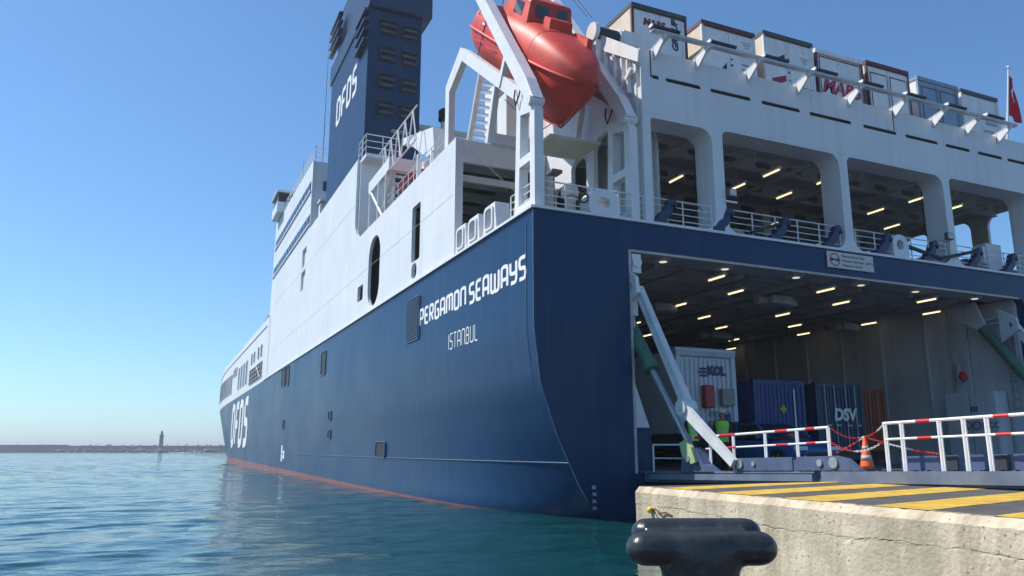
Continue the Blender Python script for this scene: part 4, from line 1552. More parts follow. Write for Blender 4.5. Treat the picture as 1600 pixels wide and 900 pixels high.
# stairs up to the boat embarkation
st = empty('stairway', (11, 28, 12.7)); st.parent = ship; st.matrix_parent_inverse = world_of(ship).inverted()
def stair(a, b, x0, x1, n, par, m=WHITE2):
    """flight from (y,z) a to b between x0 and x1; each tread a part"""
    for x in (x0, x1):
        MB().beam((x, a[0], a[1]), (x, b[0], b[1]), .05, .22, (1, 0, 0)).build('stringer', m, par)
        mb = MB()
        mb.tube((x, a[0], a[1] + .9), (x, b[0], b[1] + .9), .02)
        for k in range(5):
            t = k / 4
            y, z = a[0] + (b[0] - a[0]) * t, a[1] + (b[1] - a[1]) * t
            mb.tube((x, y, z), (x, y, z + .9), .016)
        mb.build('handrail', m, par)
    for k in range(n):
        t = (k + .5) / n
        y, z = a[0] + (b[0] - a[0]) * t, a[1] + (b[1] - a[1]) * t
        MB().box(x0, x1, y - .12, y + .12, z - .025, z + .025).build('tread', m, par)
stair((29.2, 12.9), (26.8, 17.6), 10.9, 11.9, 17, st)
MB().box(12.0, 12.4, 26.6, 29.4, 12.75, 17.3).build('stair_wall', WHITE2, st)
MB().box(11.35, 11.85, 25.6, 26.5, 12.7, 15.6).build('stair_support', WHITE2, st)

# ------------------------------------------------------------------ lifeboat
LBO = mat('lifeboat_orange', (0.56, 0.05, 0.032), 0.5, spec=0.35, var=0.22, scale=1.3, streak=.12, streak_col=(.25, .03, .02), bump=.08, bscale=2)
lb = empty('lifeboat', (10.38, 17.5, 11.95), 'orange-red enclosed free-fall lifeboat tilted bow down in the white davit', 'lifeboat')
al = R(38)
AX = Vector((0, math.cos(al), math.sin(al)))       # from bow towards stern
UP = Vector((0, -math.sin(al), math.cos(al)))
O = Vector((10.38, 17.5, 11.95))


def lbp(s, a, u): return O + AX * s + Vector((a, 0, 0)) + UP * u


ss = [0.0, .12, .35, .7, 1.1, 1.6, 2.2, 3.0, 4.0, 5.0, 6.0, 7.0, 8.0, 8.6, 8.85]
hw = np.interp(ss, [0, .12, .35, .7, 1.1, 1.6, 2.2, 3, 4, 8, 8.6, 8.85], [.05, .22, .42, .62, .79, .93, 1.04, 1.1, 1.13, 1.13, 1.05, .92])
kl = np.interp(ss, [0, .35, .7, 1.1, 2.2, 8, 8.85], [-.15, -.75, -1.25, -1.62, -1.72, -1.6, -1.3])
tp = np.interp(ss, [0, .12, .35, .7, 1.1, 1.6, 2.2, 3.0, 4.0, 8.0, 8.6, 8.85], [.08, .24, .42, .58, .70, .84, .95, 1.04, 1.08, 1.0, .85, .7])
def vsec(f, w_, k_):                                  # V bottom, chine, near-vertical topside
    return (w_ * float(np.interp(f, [0, .62, 1], [0.0, .90, 1.0])), k_ * float(np.interp(f, [0, .62, 1], [1.0, .36, 0.0])))


def ring(s, w_, k_, t_):
    out = []
    nb, ntp = 6, 12
    for j in range(nb):                              # keel to gunwale (port)
        f = j / nb
        a, u = vsec(f, w_, k_)
        out.append((-a, u))
    for j in range(ntp + 1):
        th = math.pi * j / ntp
        cs, sn = math.cos(th), math.sin(th)
        out.append((-w_ * math.copysign(abs(cs) ** .55, cs), t_ * abs(sn) ** .7))
    for j in range(nb - 1, 0, -1):
        f = j / nb
        out.append(vsec(f, w_, k_))
    return [lbp(s, a, u) for a, u in out]
mb = MB()
rings = [ring(s, float(a), float(b), float(c_)) for s, a, b, c_ in zip(ss, hw, kl, tp)]
n = len(rings[0])
mb._add([p for r_ in rings for p in r_], [(i * n + j, i * n + (j + 1) % n, (i + 1) * n + (j + 1) % n, (i + 1) * n + j) for i in range(len(rings) - 1) for j in range(n)] + [tuple(range(n)), tuple(range((len(rings) - 1) * n, len(rings) * n))])
o = mb.build('hull', LBO, lb, smooth=True)
soften(o, 50)
sub = o.modifiers.new('s', 'SUBSURF'); sub.levels = 1; sub.render_levels = 1
# gunwale fender and keel strip
for sg in (-1, 1):
    pts = [lbp(s, sg * (float(a) + .02), -.02) for s, a in zip(ss[1:], hw[1:])]
    MB().path(pts, .055, 8).build('gunwale', LBO, lb, smooth=True)
MB().path([lbp(s, 0, float(k_) + .07) for s, k_ in zip(ss[1:], kl[1:])], .05, 6).build('keel', mat('lifeboat_keel', (.40, .03, .025), .4), lb)
# conning tower with raked front and windows
def tower(mb, s0, s1, s0t, s1t, w0, w1, u0, u1):
    q = [lbp(s0, -w0, u0), lbp(s0, w0, u0), lbp(s1, w0, u0), lbp(s1, -w0, u0), lbp(s0t, -w1, u1), lbp(s0t, w1, u1), lbp(s1t, w1, u1), lbp(s1t, -w1, u1)]
    mb._add(q, [(3, 2, 1, 0), (4, 5, 6, 7), (0, 1, 5, 4), (1, 2, 6, 5), (2, 3, 7, 6), (3, 0, 4, 7)])
mb = MB(); tower(mb, 3.75, 6.5, 4.2, 6.2, .86, .74, .75, 1.66)
tw = mb.build('conning_tower', LBO, lb)
bv = tw.modifiers.new('b', 'BEVEL'); bv.width = .1; bv.segments = 3
def tw_front(a, f):                                   # point on the sloping front face
    u = .75 + f * .91
    return lbp(3.75 + .45 * f - .02, a, u) - UP * 0 - AX * .0
for a0, a1 in ((-.56, -.08), (.2, .58)):
    mb = MB(); q = [tw_front(a0, .48), tw_front(a1, .48), tw_front(a1, .84), tw_front(a0, .84)]
    mb._add(q + [p + AX * .05 for p in q], [(0, 1, 2, 3), (7, 6, 5, 4), (0, 4, 5, 1), (1, 5, 6, 2), (2, 6, 7, 3), (3, 7, 4, 0)])
    mb.build('window', GLASS, tw)
def tw_side(s, f, sg): return lbp(s, sg * (.86 - .12 * f + .015), .75 + .91 * f)
for sg in (-1, 1):
    mb = MB(); q = [tw_side(4.5, .35, sg), tw_side(5.3, .35, sg), tw_side(5.3, .8, sg), tw_side(4.6, .8, sg)]
    mb._add(q + [p - Vector((sg * .05, 0, 0)) for p in q], [(0, 1, 2, 3), (7, 6, 5, 4), (0, 4, 5, 1), (1, 5, 6, 2), (2, 6, 7, 3), (3, 7, 4, 0)])
    mb.build('window', GLASS, tw)
# hatch box, handrails, reflective dashes, lifting eyes
mb = MB(); tower(mb, 2.95, 3.6, 3.1, 3.6, .42, .38, .85, 1.28)
mb.build('hatch', LBO, lb)
mb = MB(); tower(mb, 1.7, 2.9, 1.8, 2.8, .10, .08, .82, 1.06)
q0 = mb.build('tow_fairing', LBO, lb)
q0.location.x += .48
for sg in (-1, 1):
    mb = MB()
    mb.path([lbp(s, sg * 1.15, -.30 + .05 * math.sin(s * 4)) for s in np.arange(1.8, 8.3, .25)], .018, 5)
    mb.build('grab_line', mat('grab_line_red', (.5, .06, .04), .8), lb)
    for k in range(4):
        s = 4.6 + k * .8
        MB().box(-.02, .02, -.16, .16, -.035, .035, Matrix((Vector((1, 0, 0)), AX, UP)).transposed(), lbp(s, sg * 1.125, .30)).build('reflective_tape', LETTER, lb)
for s_ in (2.6, 5.6):                                 # moulded seams across the canopy
    pts = []
    w_, t_ = float(np.interp(s_, ss, hw)), float(np.interp(s_, ss, tp))
    for j in range(13):
        th = math.pi * j / 12
        cs, sn = math.cos(th), math.sin(th)
        pts.append(lbp(s_, -(w_ - .03) * math.copysign(abs(cs) ** .55, cs), (t_ - .02) * abs(sn) ** .7))
    MB().path(pts, .03, 6).build('canopy_seam', LBO, lb)
MB().path([lbp(8.2, -.2, 1.0), lbp(8.2, -.2, 1.35), lbp(8.2, .2, 1.35), lbp(8.2, .2, 1.0)], .035).build('lifting_eye', STEEL, lb)
mb = MB()
mb.path([lbp(4.9, -.7, 1.63), lbp(4.9, -.7, 1.88), lbp(6.1, -.7, 1.84), lbp(6.1, -.7, 1.62)], .018)
mb.build('roof_rail', LBO, tw)
mb = MB()
for s in (7.2, 7.8):
    mb.tube(lbp(s, -1.1, .5), lbp(s, -1.1, 1.2), .02)
mb.tube(lbp(7.2, -1.1, 1.2), lbp(7.8, -1.1, 1.2), .02)
mb.build('boarding_rail', BLACK, lb)

# ------------------------------------------------------------------ funnel
fn = MB().cbox(9.10, 12.3, 40.2, 51.0, 12.72, 27.0, .04).build('funnel', BLUE, ship)
mb = MB(); mb.cbox(9.02, 12.85, 39.9, 51.3, 27.0, 28.4, .05).cbox(9.3, 12.3, 41, 50.5, 28.4, 32.0, .05)
mb.build('funnel_cap', mat('funnel_dark', (.012, .035, .085), .4), fn)
for k in range(4):
    MB().box(8.80, 9.09, 40.1 , 42.5, 24.85 + .62 * k + (.0), 25.0 + .62 * k).build('funnel_fin', MATS['funnel_dark'], fn)
for k in range(4):
    MB().box(8.80, 9.09, 47.9, 51.1, 29.0 + .62 * k, 29.15 + .62 * k).build('funnel_fin', MATS['funnel_dark'], fn)
stroke_letters('funnel_letter', 'DFDS', .2, .12, lambda u, v, k: (9.085 - k * .004, 48.7 - u * 6.0, 22.75 + v * 2.1), LETTER, fn)
LOUV = mat('louvre_tan', (.035, .045, .065), .45)
LOUVD = mat('louvre_dark', (.008, .02, .045), .6)
for r_ in range(4):
    for x in (10.25, 11.55):
        z = 25.9 - r_ * 1.68 - (.0 if x < 11 else .05)
        o = plate('exhaust_louvre', rrect(x - .52, z - .48, x + .52, z + .48, .05), [rrect(x - .44, z - .40, x + .44, z + .40, .04)], .08, 'Y', 40.12, LOUVD, fn)
        for dz in (.06, -.34):
            mb = MB(); mb._add([(x - .42, 40.19, z + dz + .3), (x + .42, 40.19, z + dz + .3), (x + .42, 39.98, z + dz + .08), (x - .42, 39.98, z + dz + .08), (x - .42, 40.05, z + dz - .02), (x + .42, 40.05, z + dz - .02)],
                                [(0, 3, 2, 1), (3, 4, 5, 2)])
            mb.build('louvre_blade', LOUV, o)
MB().box(10.6, 11.7, 39.9, 40.2, 19.45, 19.55).build('funnel_step', GREYW, fn)

# ------------------------------------------------------------------ notch: platform, railings, ladder frame, crane, rescue boat
nc = empty('embarkation_station', (10, 36, 12.7)); nc.parent = ship; nc.matrix_parent_inverse = world_of(ship).inverted()
MB().box(8.96, 10.9, 38.9, 40.2, 17.3, 17.5).box(8.96, 10.9, 40.0, 40.2, 12.7, 17.3).build('platform', WHITE2, nc)
railing('platform_railing', [(8.95, 40.6, 17.5), (8.95, 38.95, 17.5), (10.8, 38.95, 17.5)], 1.1, 3, nc, WHITE2, .02, 1.0, .022)
MB().box(9.1, 11.4, 34.6, 35.0, 15.1, 15.75).box(9.1, 9.35, 35.0, 38.6, 15.05, 15.7).build('landing_beam', WHITE2, nc)
mb = MB()
for y in (35.2, 36.6, 38.4):
    mb.tube((9.15, y, 12.7), (9.15, y, 15.1), .06)
mb.tube((9.15, 38.3, 15.1), (9.15, 35.4, 12.8), .07)
mb.build('landing_post', WHITE2, nc)
stair((38.2, 12.8), (35.2, 15.6), 9.6, 10.6, 10, nc)
mb = MB()
for y0 in (30.5, 31.7, 32.9, 34.1, 35.2):
    mb.tube((9.2, y0, 15.1), (9.2, y0 + .6, 16.7), .035).tube((9.2, y0 + .6, 16.7), (9.2, y0 + 1.2, 15.1), .035)
mb.tube((9.2, 30.5, 16.7), (9.2, 37, 16.7), .035).tube((9.2, 30.5, 15.1), (9.2, 37, 15.1), .035)
for y0 in np.arange(27, 34, .8):
    mb.tube((9.05, y0, 12.7), (9.05, y0, 13.7), .02)
for k in range(3):
    mb.tube((9.05, 26.2, 13.0 + .34 * k), (9.05, 34.4, 13.0 + .34 * k), .016)
mb.build('truss_gangway', WHITE2, nc)
o = plate('crane_arm', [(29.2, 14.2), (29.4, 15.3), (29.6, 15.35), (34.2, 16.6), (34.2, 16.25), (33.0, 15.9), (30.2, 14.2)], [], .5, 'X', 9.6, WHITE2, nc)
MB().tube((9.85, 29.6, 12.7), (9.85, 29.6, 14.4), .28, 14).tube((9.3, 30.3, 12.7), (9.3, 30.3, 14.3), .12).cbox(9.5, 10.3, 28.0, 28.8, 12.7, 13.6, .05).build('crane_post', WHITE2, o)
rb = MB()
q = []
for t, wdt, z0, z1 in ((30.8, .5, 13.35, 13.9), (32.0, .75, 13.2, 13.95), (34.0, .75, 13.25, 14.0), (35.2, .15, 13.7, 14.2)):
    q += [(10.0 - wdt, t, z1), (10.0, t, z0), (10.0 + wdt, t, z1)]
fs = [(0, 1, 2), (9, 11, 10)]
for k in range(3):
    fs += [(k * 3, k * 3 + 3, k * 3 + 4, k * 3 + 1), (k * 3 + 1, k * 3 + 4, k * 3 + 5, k * 3 + 2), (k * 3 + 2, k * 3 + 5, k * 3 + 3, k * 3)]
rb._add(q, fs)
rbo = empty('rescue_boat', (10, 33, 13.2), 'small red rescue boat behind the white side wall near the funnel', 'rescue boat')
rb.build('hull', RED, rbo)
MB().box(9.85, 10.15, 31.3, 31.8, 13.95, 14.5).build('console', WHITE2, rbo)
mb = MB()
for y in (31.2, 34.0):
    mb.box(9.4, 10.6, y, y + .15, 12.7, 13.22)
mb.build('boat_cradle', WHITE2, nc)

# ------------------------------------------------------------------ accommodation block and masts
MB().box(8.96, 33.2, 55.2, 76, 12.8, 17.4).build('deckhouse', WHITE, ship)
MB().box(8.96, 33.2, 55.2, 75.2, 17.4, 22.78).build('deckhouse', WHITE, ship)
MB().box(8.96, 33.2, 75.2, 76.5, 17.4, 19.2).build('deckhouse', WHITE, ship)
for z, y0, y1, n_ in ((20.62, 55.6, 74.6, 13), (17.98, 54.0 + 1.4, 75.0, 13)):
    bd = MB().box(8.775, 8.80, y0, y1, z, z + .72).build('window_band', BAND, ship)
    MB().box(8.70, 8.80, y0 - .2, y1 + .2, z - .16, z - .04).build('ledge', WHITE2, bd)
    for k in range(n_):
        a = y0 + .25 + k * (y1 - y0 - .4) / n_
        MB().box(8.745, 8.775, a, a + 1.0, z + .1, z + .62).build('window', GLASS, bd)
wb = MB().cbox(9.6, 12.2, 55.12, 55.2, 20.55, 21.3, .02).build('window_band', BAND, ship)
MB().box(9.2, 12.6, 53.8, 55.2, 19.35, 19.5).build('aft_balcony', WHITE2, ship)
MB().box(9.3, 10.2, 54.2, 55.2, 17.6, 19.3).build('aft_lobby', WHITE2, ship)
railing('house_railing', [(8.95, 75, 23.2), (8.95, 55.3, 22.8), (13, 55.3, 22.8)], 1.1, 3, ship, WHITE2, .025, 1.5, .03)
o = MB().cbox(8.2, 11.5, 70.5, 74.2, 23.2, 24.2, .06).cbox(8.1, 11.6, 70.3, 74.4, 25.1, 25.3, .04).build('bridge_wing', WHITE2, ship)
MB().box(8.3, 11.4, 70.6, 74.1, 24.2, 25.1).build('window', GLASS, o)
mb = MB()
mb.tube((9.6, 56.0, 22.8), (9.6, 56.0, 33.5), .05, 6, .015).tube((10.2, 56.4, 22.8), (10.2, 56.4, 26.2), .06, 6, .03)
mb.tube((9.3, 57.6, 22.8), (9.3, 57.6, 25.0), .04).tube((9.1, 62, 22.9), (9.1, 62, 25.2), .03)
mb.build('antenna', mat('antenna_grey', (.3, .32, .35), .5), ship)
mm = MB().tube((15.4, 45, 12.75), (15.4, 45, 21.8), .35, 12, .22).tube((15.4, 45, 21.8), (15.4, 45, 22.9), .16, 10).build('radar_mast', WHITE2, ship)
MB().lathe([(.2, 22.9), (.34, 23.0), (.34, 23.25), (.22, 23.3), (.34, 23.4), (.34, 23.7), (.1, 23.9)], (15.4, 45, 0), 12).build('signal_lamp', BLACK, mm)
MB().box(13.3, 17.4, 44.7, 45.0, 22.05, 22.35).build('radar_bar', mat('radar_bar', (.45, .5, .42), .5), mm)
mb = MB(); mb.tube((12.8, 45, 20.9), (18, 45, 20.9), .07).tube((14, 44.6, 20.2), (14, 44.6, 22.0), .05).tube((16.7, 44.6, 20.0), (16.7, 44.6, 21.9), .05)
mb.build('yard', WHITE2, mm)
# small structures on the bow
o = MB().cbox(9.2, 11, 80.5, 83.5, 13.2, 15.2, .05).build('bow_locker', mat('locker_grey', (.25, .28, .32), .5), ship)
mb = MB(); mb.tube((9.6, 86, 13.2), (9.6, 78, 16.5), .05).tube((9.6, 84, 13.2), (9.6, 78, 16.5), .05).tube((9.6, 78, 13.2), (9.6, 78, 17), .06)
mb.build('bow_ladder', mat('antenna_grey', (.3, .32, .35), .5), ship)
mb = MB(); mb.tube((12.6, 149, 13.2), (12.6, 149, 17.6), .12).tube((12.6, 149, 15.8), (12.6, 149, 16.8), .4)
mb.build('bow_mast', mat('antenna_grey', (.3, .32, .35), .5), ship)
mb = MB(); mb.tube((10.6, 125, 13.2), (10.6, 125, 15.4), .1)
mb.build('bow_post', WHITE2, ship)

# sign board over the door
sg = MB().cbox(19.43, 21.52, 17.93, 17.98, 7.62, 8.17, .01).build('notice_board', mat('sign_white', (.58, .57, .52), .5, var=.12, scale=2), ship)
fin('prohibition_ring', plate_mesh(circ(19.75, 7.9, .225, 28), [circ(19.75, 7.9, .185, 28)], .006, 'Y', 17.922), RED, sg)
MB().box(19.60, 19.9, 17.922, 17.929, 7.875, 7.925).tube((19.62, 17.9225, 7.9), (19.62, 17.929, 7.9), .06, 12).tube((19.88, 17.9225, 7.9), (19.88, 17.929, 7.9), .06, 12).build('pictogram', NAVY, sg)
for k, s in enumerate(('Maximum Road Trailer', 'Maximum Tug-Master  Roll Trailer', 'Maximum Fork Lift')):
    text('sign_text', s, .112, (20.08, 17.926, 8.05 - k * .155), 'Y', mat('sign_ink', (.12, .12, .13), .6), sg, align='LEFT')

# ------------------------------------------------------------------ trailers on the weather deck
TWHITE = mat('trailer_white', (.76, .77, .77), .5, var=.08, scale=1.5, streak=.2, streak_col=(.32, .28, .22))
TSIDE = mat('trailer_side_cream', (.62, .54, .42), .6, var=.12, scale=1.2, streak=.3, streak_col=(.4, .32, .22))
TGREY = mat('trailer_grey_blue', (.22, .31, .42), .5, var=.12, scale=1.2, streak=.15)
TRIM_M = mat('trim_maroon', (.12, .03, .045), .6)
TRIM_D = mat('trim_dark', (.06, .065, .075), .5)


def trailer(x0, x1, y, ztop, label, body, side, trim, cap, L=13.4, zdeck=12.76):
    t = empty('semi_trailer', ((x0 + x1) / 2, y, zdeck), label, 'trailer', 'trailers on the weather deck')
    zb = zdeck + 1.1
    MB().cbox(x0 + .02, x1 - .02, y + .04, y + L, zb, ztop - .06, .02).build('body', side, t)
    xm = (x0 + x1) / 2
    for a, b in ((x0 + .10, xm - .008), (xm + .008, x1 - .10)):
        d = MB().cbox(a, b, y - .02, y + .04, zb + .1, ztop - .26, .012).build('door', body, t)
        mb = MB()
        for k in (.88,):
            mb.tube((a + (b - a) * k, y - .045, zb + .15), (a + (b - a) * k, y - .045, ztop - .3), .012, 6)
        mb.build('lock_rod', body, d)
    mb = MB()
    mb.box(x0, x0 + .09, y - .03, y + .06, zb, ztop - .18).box(x1 - .09, x1, y - .03, y + .06, zb, ztop - .18).box(x0, x1, y - .035, y + .055, zb - .02, zb + .09)
    mb.build('door_frame', trim, t)
    MB().cbox(x0 - .01, x1 + .01, y - .045, y + .07, ztop - .18, ztop, .015).build('roof_cap', cap, t)
    MB().box(x0 - .005, x0 + .02, y + .07, y + L, ztop - .16, ztop - .01).build('roof_rail', cap, t)
    mb = MB()
    for k in range(6):
        mb.box(x0 - .012, x0 + .02, y + 1.5 + k * 1.9, y + 1.56 + k * 1.9, zb + .05, ztop - .2)
    mb.build('side_post', side, t)
    for xx in (x0 + .25, x1 - .25):
        for yy in (y + 1.2, y + 2.5, y + 3.8):
            o = MB().tube((xx - .17, yy, zdeck + .5), (xx + .17, yy, zdeck + .5), .5, 18).build('tyre', BLACK, t)
            MB().tube((xx - .18, yy, zdeck + .5), (xx + .18, yy, zdeck + .5), .27, 12).build('rim', STEEL, o)
    MB().box(x0 + .6, x1 - .6, y + .2, y + L - 1, zdeck + .8, zb - .02).box(x0 + .1, x1 - .1, y + .02, y + .14, zdeck + .45, zdeck + .6).build('chassis', TRIM_D, t)
    return t


Y0 = 20.3
T1 = trailer(13.80, 16.15, 20.4, 17.15, 'cream sided white trailer with small red lettering, leftmost and nearest the davit winch', TWHITE, TSIDE, TRIM_M, TRIM_D)
T2 = trailer(16.74, 19.22, Y0, 17.15, 'white trailer with a maroon roof cap, second from the davit winch', TWHITE, TSIDE, TWHITE, TRIM_M)
T3 = trailer(19.64, 22.14, Y0, 17.42, 'white trailer with dark chevron marks and fine text on its doors', TWHITE, TSIDE, TWHITE, TRIM_D)
T4 = trailer(22.28, 24.82, Y0, 17.28, 'white trailer with large red slanted lettering low on its doors', TWHITE, TSIDE, TRIM_M, TWHITE)
T5 = trailer(25.02, 27.50, Y0, 17.38, 'plain white trailer with maroon door frames, third from the flag', TWHITE, TSIDE, TRIM_M, TRIM_M)
T6 = trailer(28.02, 30.56, Y0, 17.32, 'grey-blue trailer standing between two white ones near the flag', TGREY, TWHITE, TGREY, TGREY)
T7 = trailer(30.74, 33.22, Y0, 17.30, 'off-white trailer at the right end of the row beside the flagpole', TWHITE, TWHITE, TWHITE, TRIM_D)
yd = Y0 - .025
text('door_lettering', 'MARS', .36, (14.72, 20.37, 16.5), 'Y', MAROON, T1, shear=.2, bold=.02)
MB().box(14.5, 15.05, 20.366, 20.37, 16.24, 16.29).build('door_print', NAVY, T1)
text('door_lettering', 'MARS', .38, (15.62, 20.37, 14.9), 'Y', MAROON, T1, shear=.2, bold=.02, rot=R(90))
text('door_lettering', 'GROUP', .36, (15.62, 20.37, 16.25), 'Y', NAVY, T1, shear=.2, bold=.015, rot=R(90))
for k in range(10):
    MB().box(18.0, 18.10, yd - .004, yd, 16.05 - k * .25, 16.05 - k * .25 + .03 + .03 * (k % 3)).build('door_print', NAVY, T2)
plate('door_chevron', [(17.35, 15.1), (17.8, 15.65), (17.8, 15.25), (17.55, 14.95)], [], .006, 'Y', yd - .004, NAVY, T2)
plate('door_chevron', circ(17.5, 14.6, .2, 16), [], .006, 'Y', yd - .004, NAVY, T2)
for k in range(9):
    MB().box(18.5, 18.5 + random.uniform(.3, .55), yd - .004, yd, 15.7 - k * .2, 15.74 - k * .2).build('door_print', NAVY, T2)
for T, xx in ((T2, 18.75), (T3, 21.6)):
    for k in range(3):
        MB().box(xx - .2 + .08 * k, xx + .25 - .05 * k, yd - .004, yd, 16.62 - k * .1, 16.66 - k * .1).build('door_print', GREYW, T)
plate('door_chevron', [(19.95, 16.25), (20.65, 16.62), (20.65, 16.3), (20.3, 16.2)], [], .006, 'Y', yd - .004, NAVY, T3)
plate('door_chevron', [(19.95, 15.5), (20.65, 15.75), (20.65, 15.5), (20.2, 15.3), (20.65, 15.1), (20.65, 14.85), (19.95, 15.2)], [], .006, 'Y', yd - .004, MAROON, T3)
plate('door_chevron', [(19.95, 14.8), (20.25, 14.85), (20.7, 14.3), (20.3, 14.3)], [], .006, 'Y', yd - .004, NAVY, T3)
for k in range(8):
    MB().box(20.77, 20.88, yd - .004, yd, 16.45 - k * .3, 16.45 - k * .3 + .04 + .03 * (k % 3)).build('door_print', NAVY, T3)
text('door_lettering', 'HOW ON I SET', .17, (21.55, yd, 15.35), 'Y', NAVY, T3, bold=.006)
for k in range(6):
    MB().box(21.1, 21.1 + random.uniform(.45, .85), yd - .004, yd, 15.12 - k * .17, 15.17 - k * .17).build('door_print', NAVY, T3)
text('door_lettering', 'MARS', .85, (23.5, yd - .003, 15.75), 'Y', mat('mars_red', (.42, .02, .06), .5), T4, shear=.3, bold=.035, xs=.95)
MB().box(32.2, 32.95, yd - .004, yd, 15.85, 16.0).build('door_print', GREYW, T7)
MB().box(32.0, 32.95, yd - .004, yd, 15.48, 15.58).build('door_print', GREYW, T7)
# maroon panel frames
def frame_line(T, x0, x1, z0, z1, m):
    fin('panel_frame', plate_mesh([(x0, z0), (x1, z0), (x1, z1), (x0, z1)], [[(x0 + .05, z0 + .05), (x1 - .05, z0 + .05), (x1 - .05, z1 - .05), (x0 + .05, z1 - .05)]], .006, 'Y', yd - .006), m, T)
frame_line(T4, 22.42, 24.68, 13.9, 17.0, TRIM_M)
frame_line(T5, 25.2, 26.2, 13.9, 16.9, TRIM_M)
frame_line(T5, 26.32, 27.35, 13.9, 16.9, TRIM_M)
frame_line(T6, 28.2, 29.2, 13.9, 16.9, TRIM_D)
frame_line(T6, 29.35, 30.4, 13.9, 16.9, TRIM_D)

# ------------------------------------------------------------------ flag
fl = empty('ensign', (29.9, 18.08, 13.86), 'red flag with white crescent and star drooping from a white pole', 'flag')
MB().tube((29.9, 18.08, 13.86), (29.95, 17.68, 16.8), .045, 8, .03).lathe([(.03, 0), (.07, .05), (.03, .12)], (29.95, 17.68, 16.8), 8).build('pole', WHITE2, fl)
NXf, NZf = 14, 18
def fpt(i, j, off=0):
    s, t = i / NXf, j / NZf                           # s away from the pole, t downwards
    z = 16.65 - t * 1.75 - s * .55 * (1 - .35 * t)
    pole = 17.70 + t * .24
    ln_ = s * (.16 + .40 * t)
    return (29.95 + ln_ * .82 + .0, pole - ln_ * .25 + .09 * math.sin(s * 9 + t * 2.5) * s + off, z + .03 * math.sin(s * 6))
mb = MB()
mb._add([fpt(i, j) for j in range(NZf + 1) for i in range(NXf + 1)], [(j * (NXf + 1) + i, j * (NXf + 1) + i + 1, (j + 1) * (NXf + 1) + i + 1, (j + 1) * (NXf + 1) + i) for j in range(NZf) for i in range(NXf)])
mb.build('cloth', mat('flag_red', (.55, .012, .03), .8, var=.1), fl, smooth=True)
mb = MB()
q = []
for k in range(17):
    a = R(40 + 280 * k / 16)
    q.append(fpt((.52 - .0 + .22 * math.cos(a)) * NXf, (.42 + .16 * math.sin(a)) * NZf, -.02))
for k in range(16, -1, -1):
    a = R(52 + 256 * k / 16)
    q.append(fpt((.58 + .17 * math.cos(a)) * NXf, (.42 + .125 * math.sin(a)) * NZf, -.02))
mb._add(q, [(k, k + 1, 32 - k, 33 - k) for k in range(16)])
mb.build('crescent', LETTER, fl)
mb = MB()
q = [fpt((.82 + (.08 if k % 2 else .03) * math.cos(R(36 * k))) * NXf, (.42 + (.06 if k % 2 else .024) * math.sin(R(36 * k))) * NZf, -.02) for k in range(10)]
mb._add(q, [tuple(range(10))])
mb.build('star', LETTER, fl)

# ------------------------------------------------------------------ cargo on the vehicle deck
EK = empty('semi_trailer', (16.9, 21.2, 1.16), 'white trailer front with dark blue lettering, red box and grey box inside the door', 'trailer')
x0, x1, y, zt = 15.62, 18.10, 21.2, 5.2
EKW = mat('ekol_white', (.60, .63, .66), .5, var=.06, scale=1.5, streak=.15)
MB().cbox(x0, x1, y + .03, y + 13.4, 2.3, zt - .12, .03).build('body', EKW, EK)
mb = MB()
for k in range(11):
    xx = x0 + .2 + k * .192
    mb.box(xx, xx + .10, y - .015, y + .03, 2.4, zt - .38)
mb.build('corrugated_panel', EKW, EK)
MB().cbox(x0 - .02, x0 + .17, y - .06, y + .1, 2.3, zt - .1, .03).build('corner_post', EKW, EK)
MB().cbox(x1 - .17, x1 + .02, y - .06, y + .1, 2.3, zt - .1, .03).build('corner_post', EKW, EK)
MB().cbox(x0 - .03, x1 + .03, y - .08, y + .3, zt - .32, zt, .05).build('roof_cap', mat('ekol_cap', (.42, .47, .52), .5), EK)
MB().box(x0 - .03, x1 + .03, y - .085, y - .078, zt - .12, zt - .05).build('cap_stripe', EKW, EK)
KB = mat('ekol_blue', (.02, .03, .11), .5)
text('front_lettering', 'KOL', .40, (17.30, y - .03, 4.42), 'Y', KB, EK, bold=.03, xs=.95)
for k in range(3):
    plate('logo_wedge', [(16.55 + .05 * abs(k - 1), 4.53 - .115 * k), (16.88, 4.53 - .115 * k), (16.88, 4.45 - .115 * k), (16.52 + .05 * abs(k - 1), 4.45 - .115 * k)], [], .006, 'Y', y - .035, KB, EK)
MB().cbox(16.60, 16.98, y - .28, y - .04, 3.16, 3.92, .03).build('red_box', mat('box_red', (.42, .03, .03), .45), EK)
MB().cbox(17.34, 17.86, y - .24, y - .04, 3.25, 3.82, .02).build('grey_box', mat('box_grey', (.30, .27, .24), .6), EK)
mb = MB(); mb.box(16.85, 17.6, y - .1, y - .04, 2.55, 2.75)
for k in range(4):
    xx = 16.85 + k * .2
    mb.path([(xx, y - .06, 2.9), (xx + .05, y - .16, 3.05), (xx + .2, y - .16, 3.02), (xx + .26, y - .08, 2.72)], .022)
mb.build('air_hoses', mat('hose_grey', (.25, .25, .24), .6), EK)
MB().cbox(17.55, 17.75, y - .12, y - .04, 2.7, 2.98, .01).build('socket_box', mat('socket_blue', (.02, .06, .28), .5), EK)
MB().box(x0 + .6, x1 - .6, y + .2, y + 12.8, 1.95, 2.29).build('chassis', TRIM_D, EK)
for xx in (x0 + .5, x1 - .5):
    MB().cbox(xx - .08, xx + .08, y + 2.2, y + 2.4, 1.16, 2.0, .02).cbox(xx - .2, xx + .2, y + 2.1, y + 2.5, 1.16, 1.2, .01).build('landing_leg', TRIM_D, EK)
